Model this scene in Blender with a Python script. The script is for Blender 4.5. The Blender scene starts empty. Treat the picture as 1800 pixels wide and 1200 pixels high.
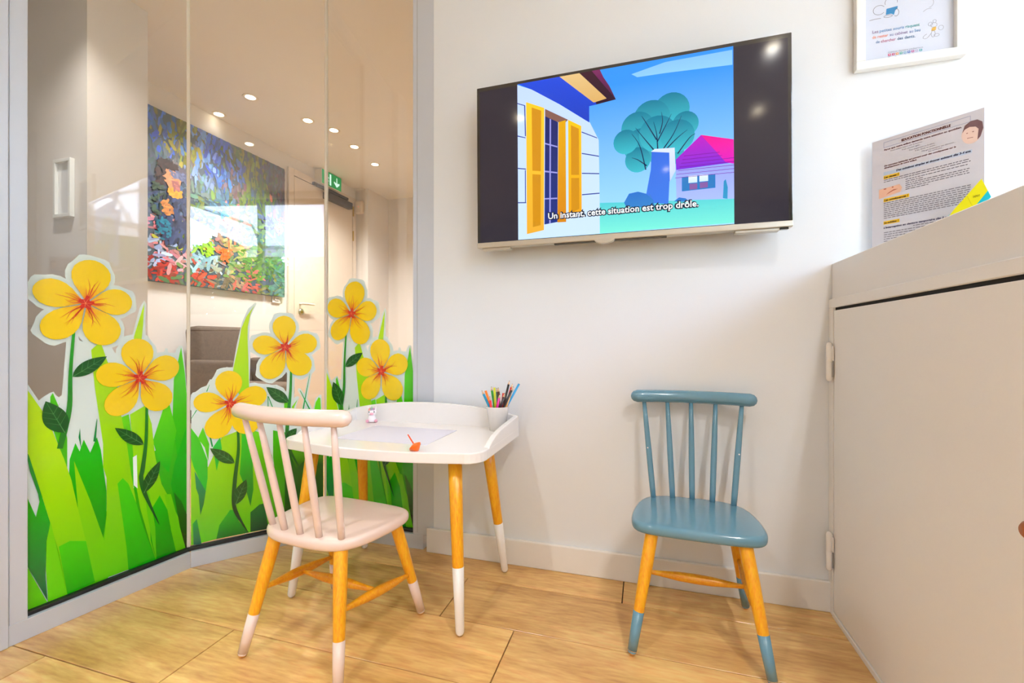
import bpy, bmesh, math, random, json
from mathutils import Vector, Matrix
from mathutils.geometry import tessellate_polygon
random.seed(7)
SC = bpy.context.scene
COL = SC.collection
PI = math.pi

# ------------------------------------------------------------ camera, world, exposure
cam_data = bpy.data.cameras.new('camera')
cam_data.sensor_width = 36.0
cam_data.lens = 15.6
cam_data.clip_start = 0.02
cam = bpy.data.objects.new('camera', cam_data)
COL.objects.link(cam)
cam.location = (0, 0, 0.75)
cam.rotation_euler = (PI/2, 0, math.radians(16.63))
SC.camera = cam

SC.view_settings.view_transform = 'Standard'
SC.view_settings.look = 'None'
SC.view_settings.gamma = 1.0
SC.view_settings.use_curve_mapping = False
SC.view_settings.exposure = 0.0

world = bpy.data.worlds.new('world'); SC.world = world
world.use_nodes = True
wn = world.node_tree.nodes; wl = world.node_tree.links
bg = wn['Background']
sky = wn.new('ShaderNodeTexSky'); sky.sky_type = 'NISHITA'; sky.sun_disc = False
sky.sun_elevation = math.radians(52); sky.sun_rotation = math.radians(70)
wl.new(sky.outputs[0], bg.inputs['Color'])
bg.inputs['Strength'].default_value = 3.7

sun_d = bpy.data.lights.new('sun', 'SUN'); sun_d.energy = 15.0; sun_d.angle = math.radians(1); sun_d.color = (1, .98, .95)
sun = bpy.data.objects.new('sun', sun_d); COL.objects.link(sun)
sun.rotation_euler = Vector((-0.45, -0.30, -0.84)).to_track_quat('-Z', 'Y').to_euler()

# daylight window opening as a sampling portal (gives off nothing itself)
WIN_X, WIN_Y0, WIN_Y1, WIN_Z0, WIN_Z1 = 1.85, -2.35, 1.0, 0.05, 2.33
pd = bpy.data.lights.new('window_daylight', 'AREA'); pd.shape = 'RECTANGLE'
pd.size = WIN_Y1-WIN_Y0; pd.size_y = WIN_Z1-WIN_Z0; pd.cycles.is_portal = True
po = bpy.data.objects.new('window_daylight', pd); COL.objects.link(po)
po.location = (WIN_X+.10, (WIN_Y0+WIN_Y1)/2, (WIN_Z0+WIN_Z1)/2)
po.rotation_euler = (PI/2, 0, PI/2)

# ------------------------------------------------------------ helpers
def lin(c):
    o = []
    for v in c:
        v = v/255.0
        o.append(v/12.92 if v <= 0.04045 else ((v+0.055)/1.055)**2.4)
    return (o[0], o[1], o[2], 1.0)

MATS = {}
def mat(name, rgb, rough=0.5, metal=0.0, bump=0.0, bscale=60, var=0.0, coat=0.0, emit=None, estr=1.0, spec=0.5, noise_scale=None):
    if name in MATS: return MATS[name]
    m = bpy.data.materials.new(name); m.use_nodes = True
    n = m.node_tree.nodes; l = m.node_tree.links; b = n['Principled BSDF']
    col = lin(rgb)
    b.inputs['Base Color'].default_value = col
    b.inputs['Roughness'].default_value = rough
    b.inputs['Metallic'].default_value = metal
    b.inputs['Coat Weight'].default_value = coat
    b.inputs['Coat Roughness'].default_value = 0.05
    b.inputs['Specular IOR Level'].default_value = spec
    tc = n.new('ShaderNodeTexCoord')
    nz = n.new('ShaderNodeTexNoise'); nz.inputs['Scale'].default_value = noise_scale or bscale
    nz.inputs['Detail'].default_value = 4
    l.new(tc.outputs['Object'], nz.inputs['Vector'])
    mx = n.new('ShaderNodeMixRGB'); mx.blend_type = 'MULTIPLY'; mx.inputs[0].default_value = max(var, 0.02)
    mx.inputs[1].default_value = col; l.new(nz.outputs['Fac'], mx.inputs[2])
    l.new(mx.outputs[0], b.inputs['Base Color'])
    if bump > 0:
        nb = n.new('ShaderNodeTexNoise'); nb.inputs['Scale'].default_value = bscale; nb.inputs['Detail'].default_value = 3
        l.new(tc.outputs['Object'], nb.inputs['Vector'])
        bp = n.new('ShaderNodeBump'); bp.inputs['Strength'].default_value = bump; bp.inputs['Distance'].default_value = 0.002
        l.new(nb.outputs['Fac'], bp.inputs['Height']); l.new(bp.outputs[0], b.inputs['Normal'])
    if emit:
        b.inputs['Emission Color'].default_value = lin(emit); b.inputs['Emission Strength'].default_value = estr
    MATS[name] = m
    return m

def glass_mat(name, tint=(1, 1, 1), ior=1.5, rough=0.0):
    if name in MATS: return MATS[name]
    m = bpy.data.materials.new(name); m.use_nodes = True
    n = m.node_tree.nodes; l = m.node_tree.links; n.clear()
    o = n.new('ShaderNodeOutputMaterial'); mx = n.new('ShaderNodeMixShader')
    t = n.new('ShaderNodeBsdfTransparent'); t.inputs[0].default_value = (*tint, 1)
    g = n.new('ShaderNodeBsdfGlossy'); g.inputs['Roughness'].default_value = rough
    # Schlick reflectance, the same from both sides of the pane
    lw = n.new('ShaderNodeLayerWeight'); lw.inputs[0].default_value = .5
    pw = n.new('ShaderNodeMath'); pw.operation = 'POWER'; pw.inputs[1].default_value = 5
    f0 = ((ior-1)/(ior+1))**2
    ma = n.new('ShaderNodeMath'); ma.operation = 'MULTIPLY_ADD'; ma.inputs[1].default_value = 1-f0; ma.inputs[2].default_value = f0
    l.new(lw.outputs['Facing'], pw.inputs[0]); l.new(pw.outputs[0], ma.inputs[0])
    l.new(ma.outputs[0], mx.inputs[0]); l.new(t.outputs[0], mx.inputs[1]); l.new(g.outputs[0], mx.inputs[2])
    l.new(mx.outputs[0], o.inputs[0]); MATS[name] = m
    return m

def emis(name, rgb, s=1.0):
    if name in MATS: return MATS[name]
    m = bpy.data.materials.new(name); m.use_nodes = True
    n = m.node_tree.nodes; l = m.node_tree.links; n.clear()
    o = n.new('ShaderNodeOutputMaterial'); e = n.new('ShaderNodeEmission')
    e.inputs[0].default_value = lin(rgb); e.inputs[1].default_value = s
    l.new(e.outputs[0], o.inputs[0]); MATS[name] = m
    return m

def link(name, mesh, material=None, parent=None, label=None, kind=None, smooth=False):
    o = bpy.data.objects.new(name, mesh); COL.objects.link(o)
    if material is not None:
        mesh.materials.clear(); mesh.materials.append(material)
    if smooth:
        for p in mesh.polygons: p.use_smooth = True
    if parent is not None: o.parent = parent
    if label: o['label'] = label
    if kind: o['kind'] = kind
    return o

def empty(name, loc=(0, 0, 0), rotz=0.0):
    o = bpy.data.objects.new(name, None); COL.objects.link(o)
    o.location = loc; o.rotation_euler = (0, 0, rotz); o.empty_display_size = .05
    return o

def tag(o, label, cat, group=None, kind=None):
    o['label'] = label; o['category'] = cat
    if group: o['group'] = group
    if kind: o['kind'] = kind
    return o

def struct(o):
    o['kind'] = 'structure'; return o

def bm2mesh(bm, name='m', smooth=False):
    me = bpy.data.meshes.new(name); bm.normal_update(); bm.to_mesh(me); bm.free()
    if smooth:
        for p in me.polygons: p.use_smooth = True
    return me

def add_box(bm, lo, hi, bevel=0.0, seg=1):
    r = bmesh.ops.create_cube(bm, size=1.0)
    vs = r['verts']
    for v in vs:
        v.co = Vector(((lo[i]+hi[i])/2 + v.co[i]*(hi[i]-lo[i]) for i in range(3)))
    if bevel > 0:
        es = list({e for v in vs for e in v.link_edges})
        bmesh.ops.bevel(bm, geom=es, offset=bevel, segments=seg, affect='EDGES', profile=0.5)
    return vs

def box(name, lo, hi, m, parent=None, bevel=0.0, seg=1, label=None, kind=None):
    """origin at the middle of the box's underside"""
    c = Vector(((lo[0]+hi[0])/2, (lo[1]+hi[1])/2, lo[2]))
    bm = bmesh.new()
    add_box(bm, Vector(lo)-c, Vector(hi)-c, bevel, seg)
    o = link(name, bm2mesh(bm, name), m, parent, label, kind); o.location = c
    return o

def add_tube(bm, pts, rad, seg=16, cap=True, round_ends=True):
    """smooth tapered tube through pts with radius per point; rounded ends"""
    P = [Vector(p) for p in pts]; R = list(rad) if hasattr(rad, '__len__') else [rad]*len(pts)
    if round_ends:
        d0 = (P[0]-P[1]).normalized(); d1 = (P[-1]-P[-2]).normalized()
        pre = []; rp = []
        for a in (85, 62, 35):
            pre.append(P[0] + d0*R[0]*math.sin(math.radians(a))); rp.append(R[0]*math.cos(math.radians(a)))
        post = []; rq = []
        for a in (35, 62, 85):
            post.append(P[-1] + d1*R[-1]*math.sin(math.radians(a))); rq.append(R[-1]*math.cos(math.radians(a)))
        P = pre+P+post; R = rp+R+rq
    rings = []
    up = None
    for i, p in enumerate(P):
        t = (P[min(i+1, len(P)-1)] - P[max(i-1, 0)]).normalized()
        if up is None:
            up = Vector((0, 0, 1)) if abs(t.z) < .9 else Vector((1, 0, 0))
        x = t.cross(up).normalized(); y = x.cross(t).normalized(); up = y
        rings.append([bm.verts.new(p + (x*math.cos(2*PI*k/seg)+y*math.sin(2*PI*k/seg))*R[i]) for k in range(seg)])
    for a, b in zip(rings, rings[1:]):
        for k in range(seg):
            bm.faces.new((a[k], a[(k+1) % seg], b[(k+1) % seg], b[k]))
    if cap:
        bm.faces.new(rings[0][::-1]); bm.faces.new(rings[-1])

def tube(name, pts, rad, m, parent=None, seg=16, label=None, round_ends=True):
    bm = bmesh.new(); add_tube(bm, pts, rad, seg, True, round_ends)
    bmesh.ops.recalc_face_normals(bm, faces=bm.faces)
    return link(name, bm2mesh(bm, name, True), m, parent, label)

def add_lathe(bm, prof, seg=24, c=(0, 0, 0)):
    rings = []
    for r, z in prof:
        rings.append([bm.verts.new((c[0]+r*math.cos(2*PI*k/seg), c[1]+r*math.sin(2*PI*k/seg), c[2]+z)) for k in range(seg)])
    for a, b in zip(rings, rings[1:]):
        for k in range(seg):
            bm.faces.new((a[k], a[(k+1) % seg], b[(k+1) % seg], b[k]))
    bm.faces.new(rings[0][::-1]); bm.faces.new(rings[-1])

def lathe(name, prof, m, parent=None, seg=24, loc=(0, 0, 0), smooth=True, label=None):
    bm = bmesh.new(); add_lathe(bm, prof, seg)
    bmesh.ops.recalc_face_normals(bm, faces=bm.faces)
    o = link(name, bm2mesh(bm, name, smooth), m, parent, label); o.location = loc
    return o

def add_prism(bm, outline, z0, z1, bevel=0.0, seg=3):
    vs = [bm.verts.new((x, y, z0)) for x, y in outline]
    f = bm.faces.new(vs)
    r = bmesh.ops.extrude_face_region(bm, geom=[f])
    nv = [g for g in r['geom'] if isinstance(g, bmesh.types.BMVert)]
    for v in nv: v.co.z = z1
    bmesh.ops.recalc_face_normals(bm, faces=bm.faces)
    if bevel > 0:
        s0 = set(vs); s1 = set(nv)
        es = [e for e in bm.edges if (e.verts[0] in s0 and e.verts[1] in s0) or (e.verts[0] in s1 and e.verts[1] in s1)]
        bmesh.ops.bevel(bm, geom=es, offset=bevel, segments=seg, affect='EDGES', profile=0.5)

def poly_mesh(name, polys, frame, off=0.0):
    """flat print: polygons [(a,b),..] in a plane frame(a,b,off)->Vector"""
    verts = []; faces = []
    for p in polys:
        base = len(verts); vv = [Vector((a, b, 0)) for a, b in p]
        verts += [frame(a, b, off) for a, b in p]
        for t in tessellate_polygon([vv]): faces.append([base+i for i in t])
    me = bpy.data.meshes.new(name); me.from_pydata([tuple(v) for v in verts], [], faces); me.update()
    return me

def flat(name, polys, m, frame, off=0.0, parent=None, label=None, kind=None):
    me = poly_mesh(name, polys, frame, off)
    return link(name, me, m, parent, label, kind)

TEXTCACHE = {}
def text_polys(body, size=1.0, width=None, shear=0.0, bold=0.0, align='LEFT'):
    """text as triangles in local 2D, as vertex & face lists"""
    cu = bpy.data.curves.new('t', 'FONT'); cu.body = body; cu.size = size; cu.resolution_u = 2
    cu.shear = shear; cu.offset = bold; cu.align_x = align; cu.fill_mode = 'FRONT'
    ob = bpy.data.objects.new('t', cu); COL.objects.link(ob)
    dg = bpy.context.evaluated_depsgraph_get()
    me = bpy.data.meshes.new_from_object(ob.evaluated_get(dg))
    vs = [(v.co.x, v.co.y) for v in me.vertices]; fs = [list(p.vertices) for p in me.polygons]
    bpy.data.objects.remove(ob); bpy.data.meshes.remove(me)
    if width and vs:
        x0 = min(v[0] for v in vs); x1 = max(v[0] for v in vs); k = width/max(x1-x0, 1e-6)
        vs = [((x-x0)*k, y) for x, y in vs]
    return vs, fs

def text(name, body, a, b, size, m, frame, off, parent=None, width=None, shear=0.0, bold=0.0, rot=0.0, label=None):
    vs, fs = text_polys(body, size, width, shear, bold)
    cs, sn = math.cos(rot), math.sin(rot)
    me = bpy.data.meshes.new(name)
    me.from_pydata([tuple(frame(a+x*cs-y*sn, b+x*sn+y*cs, off)) for x, y in vs], [], fs); me.update()
    return link(name, me, m, parent, label)

def grad_mat(name, c1, c2, z0, z1, rough=0.25, emit=False, xdark=0.0):
    """two printed colours blended over height: top colour c1 at z1, bottom colour c2 at z0"""
    m = bpy.data.materials.new(name); m.use_nodes = True
    n = m.node_tree.nodes; l = m.node_tree.links
    tc = n.new('ShaderNodeTexCoord'); sp = n.new('ShaderNodeSeparateXYZ')
    l.new(tc.outputs['Object'], sp.inputs[0])
    mr = n.new('ShaderNodeMapRange'); mr.inputs[1].default_value = z0; mr.inputs[2].default_value = z1
    l.new(sp.outputs[2], mr.inputs[0])
    mx = n.new('ShaderNodeMixRGB'); mx.inputs[1].default_value = lin(c2); mx.inputs[2].default_value = lin(c1)
    l.new(mr.outputs[0], mx.inputs[0])
    b = n['Principled BSDF']
    if emit:
        e = n.new('ShaderNodeEmission'); e.inputs[1].default_value = emit
        l.new(mx.outputs[0], e.inputs[0])
        g = n.new('ShaderNodeBsdfGlossy'); g.inputs['Roughness'].default_value = .06
        f = n.new('ShaderNodeFresnel'); f.inputs[0].default_value = 1.4
        ms = n.new('ShaderNodeMixShader'); l.new(f.outputs[0], ms.inputs[0]); l.new(e.outputs[0], ms.inputs[1]); l.new(g.outputs[0], ms.inputs[2])
        l.new(ms.outputs[0], n['Material Output'].inputs[0])
    else:
        l.new(mx.outputs[0], b.inputs['Base Color']); b.inputs['Roughness'].default_value = rough
        b.inputs['Coat Weight'].default_value = .4; b.inputs['Coat Roughness'].default_value = .03
    return m
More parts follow.
